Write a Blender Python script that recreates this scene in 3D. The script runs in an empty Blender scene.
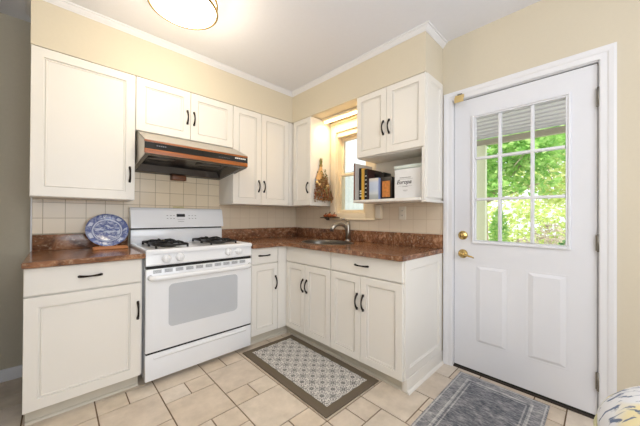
import bpy, bmesh, math, random
from mathutils import Vector, Matrix
random.seed(7)
PI = math.pi
C = bpy.context.scene.collection
scene = bpy.context.scene

# ------------------------------------------------------------------ materials
MATS = {}
def lin(c):
    return tuple((x/12.92 if x <= .04045 else ((x+.055)/1.055)**2.4) for x in c)
def rgb(r, g, b):
    return lin((r/255, g/255, b/255)) + (1,)
def newmat(name):
    m = bpy.data.materials.new(name); m.use_nodes = True
    nt = m.node_tree; b = nt.nodes['Principled BSDF']
    MATS[name] = m
    return m, nt, b
def plain(name, col, rough=.5, metal=0, noise=.02, bump=0, scale=12, coat=0, emit=None, estr=0, spec=.5):
    m, nt, b = newmat(name)
    tc = nt.nodes.new('ShaderNodeTexCoord'); n = nt.nodes.new('ShaderNodeTexNoise')
    n.inputs['Scale'].default_value = scale; n.inputs['Detail'].default_value = 4
    nt.links.new(tc.outputs['Object'], n.inputs['Vector'])
    mx = nt.nodes.new('ShaderNodeMix'); mx.data_type = 'RGBA'
    a = tuple(max(0, x*(1-noise*2)) for x in col[:3])+(1,); c = tuple(min(1, x*(1+noise*2)) for x in col[:3])+(1,)
    mx.inputs['A'].default_value = a; mx.inputs['B'].default_value = c
    nt.links.new(n.outputs['Fac'], mx.inputs['Factor']); nt.links.new(mx.outputs['Result'], b.inputs['Base Color'])
    b.inputs['Roughness'].default_value = rough; b.inputs['Metallic'].default_value = metal
    b.inputs['Coat Weight'].default_value = coat; b.inputs['Specular IOR Level'].default_value = spec
    if bump:
        bp = nt.nodes.new('ShaderNodeBump'); bp.inputs['Strength'].default_value = bump; bp.inputs['Distance'].default_value = .002
        nt.links.new(n.outputs['Fac'], bp.inputs['Height']); nt.links.new(bp.outputs['Normal'], b.inputs['Normal'])
    if emit:
        b.inputs['Emission Color'].default_value = emit; b.inputs['Emission Strength'].default_value = estr
    return m

paint_cream = plain('paint_cream', rgb(218, 208, 187), .8, noise=.01, bump=.1, scale=60)
paint_shaded = plain('paint_shaded', rgb(196, 187, 168), .85, noise=.02, bump=.1, scale=60)  # same beige wall paint with the recess's shade mixed into the colour
ceiling_m = plain('ceiling_white', rgb(238, 239, 246), .9, noise=.008, bump=.1, scale=50)
trim_m = plain('trim_white', rgb(235, 235, 238), .4, noise=.005)
casing_cream = plain('casing_cream', rgb(244, 230, 204), .4, noise=.01)
door_m = plain('door_white', rgb(232, 233, 238), .38, noise=.006)
cab_m = plain('cabinet_white', rgb(236, 232, 225), .38, noise=.008, scale=5)
cab_in = plain('cabinet_interior', rgb(225, 227, 230), .5, noise=.01)
kick_m = plain('kick_paint', rgb(205, 198, 184), .5, noise=.02)
stove_m = plain('enamel_white', rgb(238, 240, 244), .18, noise=.003, coat=.4)
oven_glass = plain('oven_glass', rgb(196, 200, 206), .12, noise=.01, coat=.5)
vent_m = plain('vent_grey', rgb(128, 130, 134), .5)
black_m = plain('black_gap', rgb(14, 14, 15), .6)
iron_m = plain('cast_iron', rgb(22, 22, 24), .5, noise=.2, bump=.3, scale=80)
bronze_m = plain('dark_bronze', rgb(44, 38, 34), .32, metal=.7, noise=.1)
brass_m = plain('brass', rgb(202, 174, 112), .2, metal=1, noise=.04)
brass_pale = plain('pale_brass', rgb(226, 200, 142), .32, metal=.6, noise=.04)
steel_m = plain('brushed_steel', rgb(164, 158, 148), .28, metal=.9, noise=.06, scale=30)
hinge_m = plain('hinge_metal', rgb(140, 136, 128), .35, metal=.9)
hood_steel = plain('hood_steel', rgb(196, 190, 180), .35, metal=.75, noise=.04, scale=20)
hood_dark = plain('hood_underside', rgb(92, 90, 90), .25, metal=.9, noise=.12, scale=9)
hood_black = plain('hood_black', rgb(20, 20, 22), .15, coat=.5)
light_on = plain('lamp_diffuser', rgb(255, 250, 238), .5, emit=(1, .93, .80, 1), estr=5)
tube_on = plain('tube_light', rgb(255, 246, 225), .5, emit=(1, .74, .42, 1), estr=4.5)
display_m = plain('display', rgb(12, 14, 14), .1)
ink_m = plain('ink', rgb(52, 52, 56), .6)
ink_pale = plain('pale_ink', rgb(120, 120, 126), .6)
tin_m = plain('tin_white', rgb(240, 241, 243), .25, coat=.3)
tin_lid = plain('tin_lid', rgb(214, 226, 222), .3)
almond_m = plain('almond_plastic', rgb(206, 194, 148), .4)
ivory_m = plain('ivory_plastic', rgb(238, 230, 214), .4)
brownbox_m = plain('brown_plastic', rgb(110, 66, 38), .4, noise=.1)
ledge_m = plain('ledge_dark', rgb(78, 62, 48), .4)
jute_m = plain('raffia', rgb(150, 128, 72), .8, noise=.15, scale=60)
stem_m = plain('dried_stem', rgb(112, 112, 62), .85, noise=.2, scale=60)
kraft_m = plain('kraft_wrap', rgb(212, 168, 112), .8, noise=.1, scale=40)
dry_brown = plain('dried_brown', rgb(156, 118, 76), .9, noise=.3, scale=80)
dry_red = plain('dried_red', rgb(146, 88, 56), .9, noise=.3, scale=80)
dry_cream = plain('dried_cream', rgb(232, 200, 140), .9, noise=.1, scale=80)
gourd_m = plain('gourd_orange', rgb(158, 86, 44), .45, noise=.25, scale=50)
gourd_dark = plain('gourd_stem', rgb(92, 58, 30), .7)
threshold_m = plain('threshold', rgb(58, 50, 42), .5, metal=.2)
drain_m = plain('sink_basin', rgb(104, 98, 90), .3, metal=.6, noise=.08)
dark_strip_m = plain('dark_gap_strip', rgb(44, 42, 40), .8)  # door sweep rubber, also the dark that stands for shade in the door gap
concrete_m = plain('porch_concrete', rgb(215, 208, 196), .9, noise=.1)
lawn_m = plain('lawn', rgb(206, 208, 186), .95, noise=.3, scale=3)
awn_m = plain('awning_metal', rgb(214, 210, 222), .5, noise=.05, scale=3)
beam_m = plain('porch_beam', rgb(176, 168, 152), .6, noise=.05)
post_m = plain('post_white', rgb(240, 244, 214), .6)
siding_m = plain('siding', rgb(176, 182, 180), .7, noise=.01)
bark_m = plain('bark', rgb(176, 160, 140), .9, noise=.3, bump=.5)

def wood(name, c1, c2, rough=.4, axis='X', scale=3):
    m, nt, b = newmat(name)
    tc = nt.nodes.new('ShaderNodeTexCoord'); mp = nt.nodes.new('ShaderNodeMapping'); n = nt.nodes.new('ShaderNodeTexNoise')
    s = {'X': (1, 14, 14), 'Y': (14, 1, 14), 'Z': (14, 14, 1)}[axis]
    mp.inputs['Scale'].default_value = tuple(v*scale for v in s)
    nt.links.new(tc.outputs['Object'], mp.inputs['Vector']); nt.links.new(mp.outputs['Vector'], n.inputs['Vector'])
    n.inputs['Scale'].default_value = 1.5; n.inputs['Detail'].default_value = 6
    r = nt.nodes.new('ShaderNodeValToRGB'); r.color_ramp.elements[0].position = .3; r.color_ramp.elements[1].position = .7
    r.color_ramp.elements[0].color = c1; r.color_ramp.elements[1].color = c2
    nt.links.new(n.outputs['Fac'], r.inputs['Fac']); nt.links.new(r.outputs['Color'], b.inputs['Base Color'])
    b.inputs['Roughness'].default_value = rough
    return m
hood_wood = wood('hood_wood', rgb(128, 68, 26), rgb(186, 108, 46), .35)
board_wood = wood('stand_wood', rgb(176, 108, 58), rgb(206, 142, 88), .4)

def granite():
    m, nt, b = newmat('granite')
    N = nt.nodes.new; L = nt.links.new
    tc = N('ShaderNodeTexCoord'); mp = N('ShaderNodeMapping'); mp.inputs['Rotation'].default_value = (.3, .4, .75); mp.inputs['Scale'].default_value = (1, 2.4, 1.6)
    L(tc.outputs['Object'], mp.inputs['Vector'])
    n1 = N('ShaderNodeTexNoise'); n1.inputs['Scale'].default_value = 7; n1.inputs['Detail'].default_value = 8; n1.inputs['Roughness'].default_value = .65; n1.inputs['Distortion'].default_value = 1.2
    L(mp.outputs['Vector'], n1.inputs['Vector'])
    r1 = N('ShaderNodeValToRGB'); e = r1.color_ramp.elements
    e[0].position = .3; e[0].color = rgb(84, 56, 42); e[1].position = .72; e[1].color = rgb(190, 146, 112)
    x = e.new(.46); x.color = rgb(120, 80, 56); x = e.new(.58); x.color = rgb(150, 104, 74)
    L(n1.outputs['Fac'], r1.inputs['Fac'])
    n2 = N('ShaderNodeTexNoise'); n2.inputs['Scale'].default_value = 30; n2.inputs['Detail'].default_value = 5; n2.inputs['Roughness'].default_value = .7
    L(mp.outputs['Vector'], n2.inputs['Vector'])
    r2 = N('ShaderNodeValToRGB'); e = r2.color_ramp.elements; e[0].position = .54; e[0].color = (0, 0, 0, 1); e[1].position = .66; e[1].color = (.55, .55, .55, 1)
    L(n2.outputs['Fac'], r2.inputs['Fac'])
    mx = N('ShaderNodeMix'); mx.data_type = 'RGBA'; mx.inputs['B'].default_value = rgb(204, 178, 148)
    L(r2.outputs['Color'], mx.inputs['Factor']); L(r1.outputs['Color'], mx.inputs['A'])
    r3 = N('ShaderNodeValToRGB'); e = r3.color_ramp.elements; e[0].position = .34; e[0].color = (.6, .6, .6, 1); e[1].position = .41; e[1].color = (0, 0, 0, 1)
    L(n2.outputs['Fac'], r3.inputs['Fac'])
    m2 = N('ShaderNodeMix'); m2.data_type = 'RGBA'; m2.inputs['B'].default_value = rgb(60, 42, 36)
    L(r3.outputs['Color'], m2.inputs['Factor']); L(mx.outputs['Result'], m2.inputs['A'])
    L(m2.outputs['Result'], b.inputs['Base Color']); b.inputs['Roughness'].default_value = .16
    return m
granite_m = granite()

def walltile(name, u, c1, c2, grout, off):
    """square glazed tiles: u picks the horizontal axis"""
    m, nt, b = newmat(name); N = nt.nodes.new; L = nt.links.new
    tc = N('ShaderNodeTexCoord'); sp = N('ShaderNodeSeparateXYZ'); cb = N('ShaderNodeCombineXYZ')
    L(tc.outputs['Object'], sp.inputs[0])
    a1 = N('ShaderNodeMath'); a1.inputs[1].default_value = off; L(sp.outputs[u], a1.inputs[0])
    a2 = N('ShaderNodeMath'); a2.inputs[1].default_value = -1.003+11.05; L(sp.outputs['Z'], a2.inputs[0])
    L(a1.outputs[0], cb.inputs[0]); L(a2.outputs[0], cb.inputs[1])
    br = N('ShaderNodeTexBrick'); br.offset = 0; br.squash = 1
    br.inputs['Scale'].default_value = 1; br.inputs['Brick Width'].default_value = .1145; br.inputs['Row Height'].default_value = .1105
    br.inputs['Mortar Size'].default_value = .0022; br.inputs['Mortar Smooth'].default_value = .3; br.inputs['Bias'].default_value = 0
    br.inputs['Color1'].default_value = c1; br.inputs['Color2'].default_value = c2; br.inputs['Mortar'].default_value = grout
    L(cb.outputs[0], br.inputs['Vector']); L(br.outputs['Color'], b.inputs['Base Color'])
    b.inputs['Roughness'].default_value = .22
    bp = N('ShaderNodeBump'); bp.invert = True; bp.inputs['Strength'].default_value = .5; bp.inputs['Distance'].default_value = .001
    L(br.outputs['Fac'], bp.inputs['Height']); L(bp.outputs['Normal'], b.inputs['Normal'])
    return m
tile_back = walltile('wall_tile_back', 'X', rgb(232, 216, 190), rgb(224, 207, 180), rgb(170, 150, 120), 2.03+.1145*40)
tile_corner = walltile('wall_tile_corner', 'X', rgb(228, 213, 190), rgb(225, 209, 186), rgb(210, 193, 168), 2.03+.1145*40)
tile_right = walltile('wall_tile_right', 'Y', rgb(232, 216, 194), rgb(228, 212, 190), rgb(214, 196, 171), 1.363+.1145*40)

def floortile(i):
    m, nt, b = newmat('floor_tile_%d' % i); N = nt.nodes.new; L = nt.links.new
    base = [(219, 205, 187), (213, 198, 180), (224, 211, 195), (216, 200, 180)][i]
    tc = N('ShaderNodeTexCoord'); n = N('ShaderNodeTexNoise'); n.inputs['Scale'].default_value = 9; n.inputs['Detail'].default_value = 8; n.inputs['Roughness'].default_value = .62
    L(tc.outputs['Object'], n.inputs['Vector'])
    r = N('ShaderNodeValToRGB'); e = r.color_ramp.elements
    e[0].position = .3; e[0].color = rgb(*[c-18 for c in base]); e[1].position = .68; e[1].color = rgb(*[min(255, c+8) for c in base])
    L(n.outputs['Fac'], r.inputs['Fac']); L(r.outputs['Color'], b.inputs['Base Color'])
    b.inputs['Roughness'].default_value = .33
    bp = N('ShaderNodeBump'); bp.inputs['Strength'].default_value = .15; bp.inputs['Distance'].default_value = .002
    L(n.outputs['Fac'], bp.inputs['Height']); L(bp.outputs['Normal'], b.inputs['Normal'])
    return m
ftiles = [floortile(i) for i in range(4)]
grout_m = plain('floor_grout', rgb(118, 96, 72), .9, noise=.15, scale=30)

def math_node(nt, op, a, b=None, c=None):
    n = nt.nodes.new('ShaderNodeMath'); n.operation = op
    for i, v in enumerate((a, b, c)):
        if v is None: continue
        if isinstance(v, (int, float)): n.inputs[i].default_value = v
        else: nt.links.new(v, n.inputs[i])
    return n.outputs[0]

def mat_pattern():
    """grey medallion print of the kitchen mat"""
    m, nt, b = newmat('mat_print'); N = nt.nodes.new; L = nt.links.new
    M = lambda op, a, b_=None, c=None: math_node(nt, op, a, b_, c)
    tc = N('ShaderNodeTexCoord'); sp = N('ShaderNodeSeparateXYZ'); L(tc.outputs['Object'], sp.inputs[0])
    P = .0985
    def cell(ox, oy):
        u = M('SUBTRACT', M('FRACT', M('ADD', M('DIVIDE', sp.outputs['X'], P), ox)), .5)
        v = M('SUBTRACT', M('FRACT', M('ADD', M('DIVIDE', sp.outputs['Y'], P), oy)), .5)
        r = M('SQRT', M('ADD', M('MULTIPLY', u, u), M('MULTIPLY', v, v)))
        a = M('ARCTAN2', v, u)
        return u, v, r, a
    def layer(ox, oy, k, r0, amp, ringr, petal):
        u, v, r, a = cell(ox, oy)
        star = M('LESS_THAN', r, M('ADD', r0, M('MULTIPLY', M('ABSOLUTE', M('COSINE', M('MULTIPLY', a, k/2))), amp)))
        hole = M('GREATER_THAN', r, r0*.55)
        ring = M('LESS_THAN', M('ABSOLUTE', M('SUBTRACT', r, M('ADD', ringr, M('MULTIPLY', M('COSINE', M('MULTIPLY', a, k)), .03)))), .022)
        dots = M('MULTIPLY', M('LESS_THAN', M('ABSOLUTE', M('SUBTRACT', r, petal)), .045), M('GREATER_THAN', M('COSINE', M('MULTIPLY', a, k*2)), .3))
        return M('MINIMUM', 1, M('ADD', M('ADD', M('MULTIPLY', star, hole), ring), dots))
    s = M('MAXIMUM', layer(100, 100, 8, .06, .15, .30, .40), layer(100.5, 100.5, 4, .05, .12, .20, .28))
    n = N('ShaderNodeTexNoise'); n.inputs['Scale'].default_value = 90; L(tc.outputs['Object'], n.inputs['Vector'])
    s = M('MULTIPLY', s, M('ADD', .6, M('MULTIPLY', n.outputs['Fac'], .8)))
    mx = N('ShaderNodeMix'); mx.data_type = 'RGBA'; mx.inputs['A'].default_value = rgb(218, 213, 206); mx.inputs['B'].default_value = rgb(88, 88, 88)
    L(s, mx.inputs['Factor']); L(mx.outputs['Result'], b.inputs['Base Color']); b.inputs['Roughness'].default_value = .85
    return m
mat_print = mat_pattern()
mat_border = plain('mat_border', rgb(104, 92, 76), .9, noise=.06, bump=.3, scale=200)

def rug_mat():
    m, nt, b = newmat('rug_pile'); N = nt.nodes.new; L = nt.links.new
    M = lambda op, a, b_=None, c=None: math_node(nt, op, a, b_, c)
    tc = N('ShaderNodeTexCoord'); sp = N('ShaderNodeSeparateXYZ'); L(tc.outputs['Generated'], sp.inputs[0])
    mp = N('ShaderNodeMapping'); mp.inputs['Scale'].default_value = (34, 9, 1); L(tc.outputs['Object'], mp.inputs['Vector'])
    n = N('ShaderNodeTexNoise'); n.inputs['Scale'].default_value = 3; n.inputs['Detail'].default_value = 5; n.inputs['Roughness'].default_value = .7; L(mp.outputs['Vector'], n.inputs['Vector'])
    n2 = N('ShaderNodeTexNoise'); n2.inputs['Scale'].default_value = 14; n2.inputs['Detail'].default_value = 3; L(tc.outputs['Object'], n2.inputs['Vector'])
    # distance to the rug's edge in metres
    W, H = 1.25, .504
    dx = M('MULTIPLY', M('MINIMUM', sp.outputs['X'], M('SUBTRACT', 1, sp.outputs['X'])), W)
    dy = M('MULTIPLY', M('MINIMUM', sp.outputs['Y'], M('SUBTRACT', 1, sp.outputs['Y'])), H)
    d = M('MINIMUM', dx, dy)
    def band(c, w): return M('LESS_THAN', M('ABSOLUTE', M('SUBTRACT', d, c)), w)
    light = M('MINIMUM', 1, M('ADD', M('ADD', band(.012, .004), band(.075, .008)), band(.098, .004)))
    border = M('MULTIPLY', M('LESS_THAN', d, .075), .08)
    s = M('ADD', M('ADD', M('MULTIPLY', n.outputs['Fac'], .9), M('MULTIPLY', n2.outputs['Fac'], .35)), M('ADD', M('MULTIPLY', light, .16), border))
    r = N('ShaderNodeValToRGB'); e = r.color_ramp.elements
    e[0].position = .46; e[0].color = rgb(66, 70, 80); e[1].position = .92; e[1].color = rgb(206, 204, 202)
    x = e.new(.6); x.color = rgb(112, 114, 121)
    x = e.new(.72); x.color = rgb(152, 151, 153)
    L(s, r.inputs['Fac']); L(r.outputs['Color'], b.inputs['Base Color']); b.inputs['Roughness'].default_value = .95
    bp = N('ShaderNodeBump'); bp.inputs['Strength'].default_value = .4; bp.inputs['Distance'].default_value = .003
    L(n.outputs['Fac'], bp.inputs['Height']); L(bp.outputs['Normal'], b.inputs['Normal'])
    return m
rug_m = rug_mat()

def plate_mat():
    """blue transfer-printed plate: local disc lies in XY of its own object, radius .13"""
    m, nt, b = newmat('blue_plate'); N = nt.nodes.new; L = nt.links.new
    M = lambda op, a, b_=None, c=None: math_node(nt, op, a, b_, c)
    tc = N('ShaderNodeTexCoord'); sp = N('ShaderNodeSeparateXYZ'); L(tc.outputs['Object'], sp.inputs[0])
    r = M('SQRT', M('ADD', M('MULTIPLY', sp.outputs['X'], sp.outputs['X']), M('MULTIPLY', sp.outputs['Y'], sp.outputs['Y'])))
    a = M('ARCTAN2', sp.outputs['Y'], sp.outputs['X'])
    n = N('ShaderNodeTexNoise'); n.inputs['Scale'].default_value = 42; n.inputs['Detail'].default_value = 5; L(tc.outputs['Object'], n.inputs['Vector'])
    mp = N('ShaderNodeMapping'); mp.inputs['Scale'].default_value = (18, 46, 1); L(tc.outputs['Object'], mp.inputs['Vector'])
    n2 = N('ShaderNodeTexNoise'); n2.inputs['Scale'].default_value = 1; n2.inputs['Detail'].default_value = 4; L(mp.outputs['Vector'], n2.inputs['Vector'])
    whitering = M('LESS_THAN', M('ABSOLUTE', M('SUBTRACT', r, .0865)), .0035)
    scal = M('MULTIPLY', M('LESS_THAN', M('ABSOLUTE', M('SUBTRACT', r, .108)), .011), M('GREATER_THAN', M('ADD', M('COSINE', M('MULTIPLY', a, 7)), M('MULTIPLY', M('SUBTRACT', n.outputs['Fac'], .5), 4)), .55))
    scene_ = M('MULTIPLY', M('LESS_THAN', r, .078), M('GREATER_THAN', n2.outputs['Fac'], .53))
    w = M('MINIMUM', 1, M('ADD', M('ADD', whitering, M('MULTIPLY', scal, .8)), M('MULTIPLY', scene_, .7)))
    w = M('MINIMUM', 1, M('ADD', M('ADD', w, .12), M('MULTIPLY', M('GREATER_THAN', n.outputs['Fac'], .5), .3)))
    mx = N('ShaderNodeMix'); mx.data_type = 'RGBA'; mx.inputs['A'].default_value = rgb(66, 84, 150); mx.inputs['B'].default_value = rgb(206, 214, 232)
    L(w, mx.inputs['Factor']); L(mx.outputs['Result'], b.inputs['Base Color']); b.inputs['Roughness'].default_value = .12
    return m
plate_m = plate_mat()

def fabric_mat():
    m, nt, b = newmat('floral_fabric'); N = nt.nodes.new; L = nt.links.new
    M = lambda op, a, b_=None, c=None: math_node(nt, op, a, b_, c)
    tc = N('ShaderNodeTexCoord')
    mp = N('ShaderNodeMapping'); mp.inputs['Rotation'].default_value = (0, 0, .12); mp.inputs['Scale'].default_value = (70, 30, 10); L(tc.outputs['Object'], mp.inputs['Vector'])
    n = N('ShaderNodeTexNoise'); n.inputs['Scale'].default_value = 1; n.inputs['Detail'].default_value = 2.5; n.inputs['Distortion'].default_value = .5; L(mp.outputs['Vector'], n.inputs['Vector'])
    n2 = N('ShaderNodeTexNoise'); n2.inputs['Scale'].default_value = 7; n2.inputs['Detail'].default_value = 1; L(tc.outputs['Object'], n2.inputs['Vector'])
    r = N('ShaderNodeValToRGB'); e = r.color_ramp.elements; e[0].position = .54; e[0].color = (0, 0, 0, 1); e[1].position = .60; e[1].color = (.9, .9, .9, 1)
    L(n.outputs['Fac'], r.inputs['Fac'])
    ry = N('ShaderNodeValToRGB'); e = ry.color_ramp.elements; e[0].position = .56; e[0].color = (0, 0, 0, 1); e[1].position = .66; e[1].color = (1, 1, 1, 1)
    L(n2.outputs['Fac'], ry.inputs['Fac'])
    m1 = N('ShaderNodeMix'); m1.data_type = 'RGBA'; m1.inputs['A'].default_value = rgb(240, 241, 244); m1.inputs['B'].default_value = rgb(242, 230, 184)
    L(ry.outputs['Color'], m1.inputs['Factor'])
    m2 = N('ShaderNodeMix'); m2.data_type = 'RGBA'; m2.inputs['B'].default_value = rgb(84, 106, 142)
    L(r.outputs['Color'], m2.inputs['Factor']); L(m1.outputs['Result'], m2.inputs['A'])
    L(m2.outputs['Result'], b.inputs['Base Color']); b.inputs['Roughness'].default_value = .9
    return m
fabric_m = fabric_mat()
piping_m = plain('yellow_piping', rgb(214, 210, 168), .85)
darkwood_m = wood('dark_wood', rgb(70, 44, 28), rgb(104, 68, 44), .4, 'Z')

def leaf_mat(name, c1, c2, c3):
    m, nt, b = newmat(name); N = nt.nodes.new; L = nt.links.new
    tc = N('ShaderNodeTexCoord'); n = N('ShaderNodeTexNoise'); n.inputs['Scale'].default_value = 5; n.inputs['Detail'].default_value = 5
    L(tc.outputs['Object'], n.inputs['Vector'])
    r = N('ShaderNodeValToRGB'); e = r.color_ramp.elements; e[0].position = .35; e[0].color = c1; e[1].position = .65; e[1].color = c3
    x = e.new(.5); x.color = c2
    L(n.outputs['Fac'], r.inputs['Fac']); L(r.outputs['Color'], b.inputs['Base Color'])
    b.inputs['Roughness'].default_value = .6
    tr = N('ShaderNodeBsdfTranslucent'); L(r.outputs['Color'], tr.inputs['Color'])
    mx = N('ShaderNodeMixShader'); mx.inputs[0].default_value = .5
    out = nt.nodes['Material Output']; L(b.outputs[0], mx.inputs[1]); L(tr.outputs[0], mx.inputs[2]); L(mx.outputs[0], out.inputs[0])
    return m
leaf_a = leaf_mat('leaf_bright', rgb(128, 184, 96), rgb(176, 220, 126), rgb(220, 242, 170))
leaf_b = leaf_mat('leaf_yellow', rgb(186, 206, 118), rgb(220, 232, 154), rgb(240, 244, 196))
leaf_c = leaf_mat('leaf_deep', rgb(74, 124, 78), rgb(116, 164, 108), rgb(160, 200, 140))
leaf_p = leaf_mat('leaf_pinkish', rgb(160, 140, 130), rgb(204, 190, 176), rgb(226, 216, 200))

def glass_mat():
    m = bpy.data.materials.new('clear_glass'); m.use_nodes = True; nt = m.node_tree; nt.nodes.clear(); N = nt.nodes.new
    out = N('ShaderNodeOutputMaterial'); t = N('ShaderNodeBsdfTransparent'); t.inputs[0].default_value = (.97, .985, .98, 1)
    g = N('ShaderNodeBsdfGlossy'); g.inputs['Roughness'].default_value = .02; f = N('ShaderNodeFresnel'); f.inputs[0].default_value = 1.45
    mx = N('ShaderNodeMixShader'); nt.links.new(f.outputs[0], mx.inputs[0]); nt.links.new(t.outputs[0], mx.inputs[1]); nt.links.new(g.outputs[0], mx.inputs[2]); nt.links.new(mx.outputs[0], out.inputs[0])
    return m
glass_m = glass_mat()

def cover_mat():
    """book cover / tin front print in pale blue with a white house"""
    m, nt, b = newmat('pale_cover'); N = nt.nodes.new; L = nt.links.new
    tc = N('ShaderNodeTexCoord'); sp = N('ShaderNodeSeparateXYZ'); L(tc.outputs['Generated'], sp.inputs[0])
    r = N('ShaderNodeValToRGB'); e = r.color_ramp.elements
    e[0].position = 0; e[0].color = rgb(176, 178, 176); e[1].position = 1; e[1].color = rgb(232, 222, 206)
    for p, c in ((.18, rgb(186, 190, 190)), (.28, rgb(214, 218, 222)), (.5, rgb(196, 208, 228)), (.8, rgb(206, 216, 234))):
        x = e.new(p); x.color = c
    L(sp.outputs['Z'], r.inputs['Fac']); L(r.outputs['Color'], b.inputs['Base Color']); b.inputs['Roughness'].default_value = .3
    return m
cover_pale = cover_mat()
cover_orange = plain('orange_cover', rgb(206, 128, 62), .4, noise=.35, scale=40)
cover_yellow = wood('yellow_cover', rgb(196, 112, 40), rgb(214, 176, 70), .4, 'Z', 1)
cover_black = plain('black_cover', rgb(24, 20, 20), .35)
cover_dots = plain('dark_red_cover', rgb(58, 32, 28), .4, noise=.4, scale=60)
cover_grey = plain('grey_cover', rgb(196, 190, 184), .4, noise=.05)
spine_brown = plain('brown_spine', rgb(110, 66, 52), .5)
page_m = plain('pages', rgb(232, 224, 206), .8)
white_print = plain('white_print', rgb(232, 230, 224), .5)

# ------------------------------------------------------------------ mesh helpers
class B:
    def __init__(s): s.bm = bmesh.new(); s.mi = 0
    def _mark(s, faces, smooth=False):
        for f in faces:
            f.material_index = s.mi; f.smooth = smooth
    def box(s, x0, x1, y0, y1, z0, z1, bev=0, seg=2):
        x0, x1 = min(x0, x1), max(x0, x1); y0, y1 = min(y0, y1), max(y0, y1); z0, z1 = min(z0, z1), max(z0, z1)
        t = bmesh.new(); bmesh.ops.create_cube(t, size=1)
        for v in t.verts:
            v.co = Vector(((x0+x1)/2+v.co.x*(x1-x0), (y0+y1)/2+v.co.y*(y1-y0), (z0+z1)/2+v.co.z*(z1-z0)))
        if bev: bmesh.ops.bevel(t, geom=t.edges[:], offset=min(bev, .45*min(x1-x0, y1-y0, z1-z0)), segments=seg, affect='EDGES', profile=.5)
        s.merge(t, bool(bev)); return s
    def merge(s, t, smooth=False, M=None):
        if M is not None: t.transform(M)
        vm = {}
        for v in t.verts: vm[v] = s.bm.verts.new(v.co)
        for f in t.faces:
            try: nf = s.bm.faces.new([vm[v] for v in f.verts])
            except ValueError: continue
            nf.material_index = s.mi; nf.smooth = smooth
        t.free()
    def poly(s, pts, smooth=False):
        f = s.bm.faces.new([s.bm.verts.new(p) for p in pts]); f.material_index = s.mi; f.smooth = smooth; return s
    def prism(s, pts, d):
        """extrude the polygon pts along the vector d"""
        d = Vector(d); a = [s.bm.verts.new(p) for p in pts]; b = [s.bm.verts.new(Vector(p)+d) for p in pts]
        fs = [s.bm.faces.new(a), s.bm.faces.new(b[::-1])]
        n = len(a)
        for i in range(n): fs.append(s.bm.faces.new([a[i], b[i], b[(i+1) % n], a[(i+1) % n]]))
        s._mark(fs); return s
    def tube(s, pts, r, seg=8, cap=True, sy=1.0):
        pts = [Vector(p) for p in pts]; rs = r if isinstance(r, (list, tuple)) else [r]*len(pts)
        rings = []; up = None
        for i, p in enumerate(pts):
            d = (pts[min(i+1, len(pts)-1)]-pts[max(i-1, 0)]).normalized()
            if up is None:
                up = Vector((0, 0, 1)) if abs(d.z) < .9 else Vector((1, 0, 0))
            a = d.cross(up).normalized(); b_ = a.cross(d).normalized(); up = b_
            rings.append([s.bm.verts.new(p+(a*math.cos(2*PI*k/seg)+b_*math.sin(2*PI*k/seg)*sy)*rs[i]) for k in range(seg)])
        fs = []
        for i in range(len(rings)-1):
            for k in range(seg):
                fs.append(s.bm.faces.new([rings[i][k], rings[i][(k+1) % seg], rings[i+1][(k+1) % seg], rings[i+1][k]]))
        s._mark(fs, True)
        if cap: s._mark([s.bm.faces.new(rings[0][::-1]), s.bm.faces.new(rings[-1])])
        return s
    def lathe(s, prof, M=None, seg=32, sx=1, sy=1):
        """prof = (radius, height) about local z"""
        M = M or Matrix(); rings = []; fs = []
        for r, z in prof:
            if r < 1e-6: rings.append([s.bm.verts.new(M @ Vector((0, 0, z)))])
            else: rings.append([s.bm.verts.new(M @ Vector((r*sx*math.cos(2*PI*k/seg), r*sy*math.sin(2*PI*k/seg), z))) for k in range(seg)])
        for a, b in zip(rings, rings[1:]):
            for k in range(seg):
                k2 = (k+1) % seg
                if len(a) == 1 and len(b) == 1: continue
                if len(a) == 1: fs.append(s.bm.faces.new([a[0], b[k2], b[k]]))
                elif len(b) == 1: fs.append(s.bm.faces.new([a[k], a[k2], b[0]]))
                else: fs.append(s.bm.faces.new([a[k], a[k2], b[k2], b[k]]))
        s._mark(fs, True); return s
    def rings(s, M, a0, a1, z0, z1, prof, fill=True):
        """rectangular rings stepping inward: prof = (inset, out)"""
        rs = []
        for q_ in prof:
            i, k, o = q_ if len(q_) == 3 else (q_[0], q_[0], q_[1])
            rs.append([s.bm.verts.new(M(a, z, o)) for a, z in ((a0+i, z0+k), (a1-i, z0+k), (a1-i, z1-k), (a0+i, z1-k))])
        fs = []
        for p, q in zip(rs, rs[1:]):
            for k in range(4): fs.append(s.bm.faces.new([p[k], p[(k+1) % 4], q[(k+1) % 4], q[k]]))
        if fill: fs.append(s.bm.faces.new(rs[-1]))
        s._mark(fs); return s
    def build(s, name, mats, parent=None, keep=False, weight=False):
        me = bpy.data.meshes.new(name)
        bmesh.ops.recalc_face_normals(s.bm, faces=s.bm.faces[:])
        if parent is not None and not keep:
            L = parent.get('_o') or (0, 0, 0)
            bmesh.ops.translate(s.bm, verts=s.bm.verts[:], vec=-Vector(L))
        s.bm.to_mesh(me); s.bm.free()
        for m in (mats if isinstance(mats, (list, tuple)) else [mats]): me.materials.append(m)
        o = bpy.data.objects.new(name, me); C.objects.link(o)
        if parent is not None:
            o.parent = parent
            if not keep: ORG[o.name] = ORG.get(parent.name, (0, 0, 0))
        return o
ORG = {}
_b_build = B.build
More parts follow.
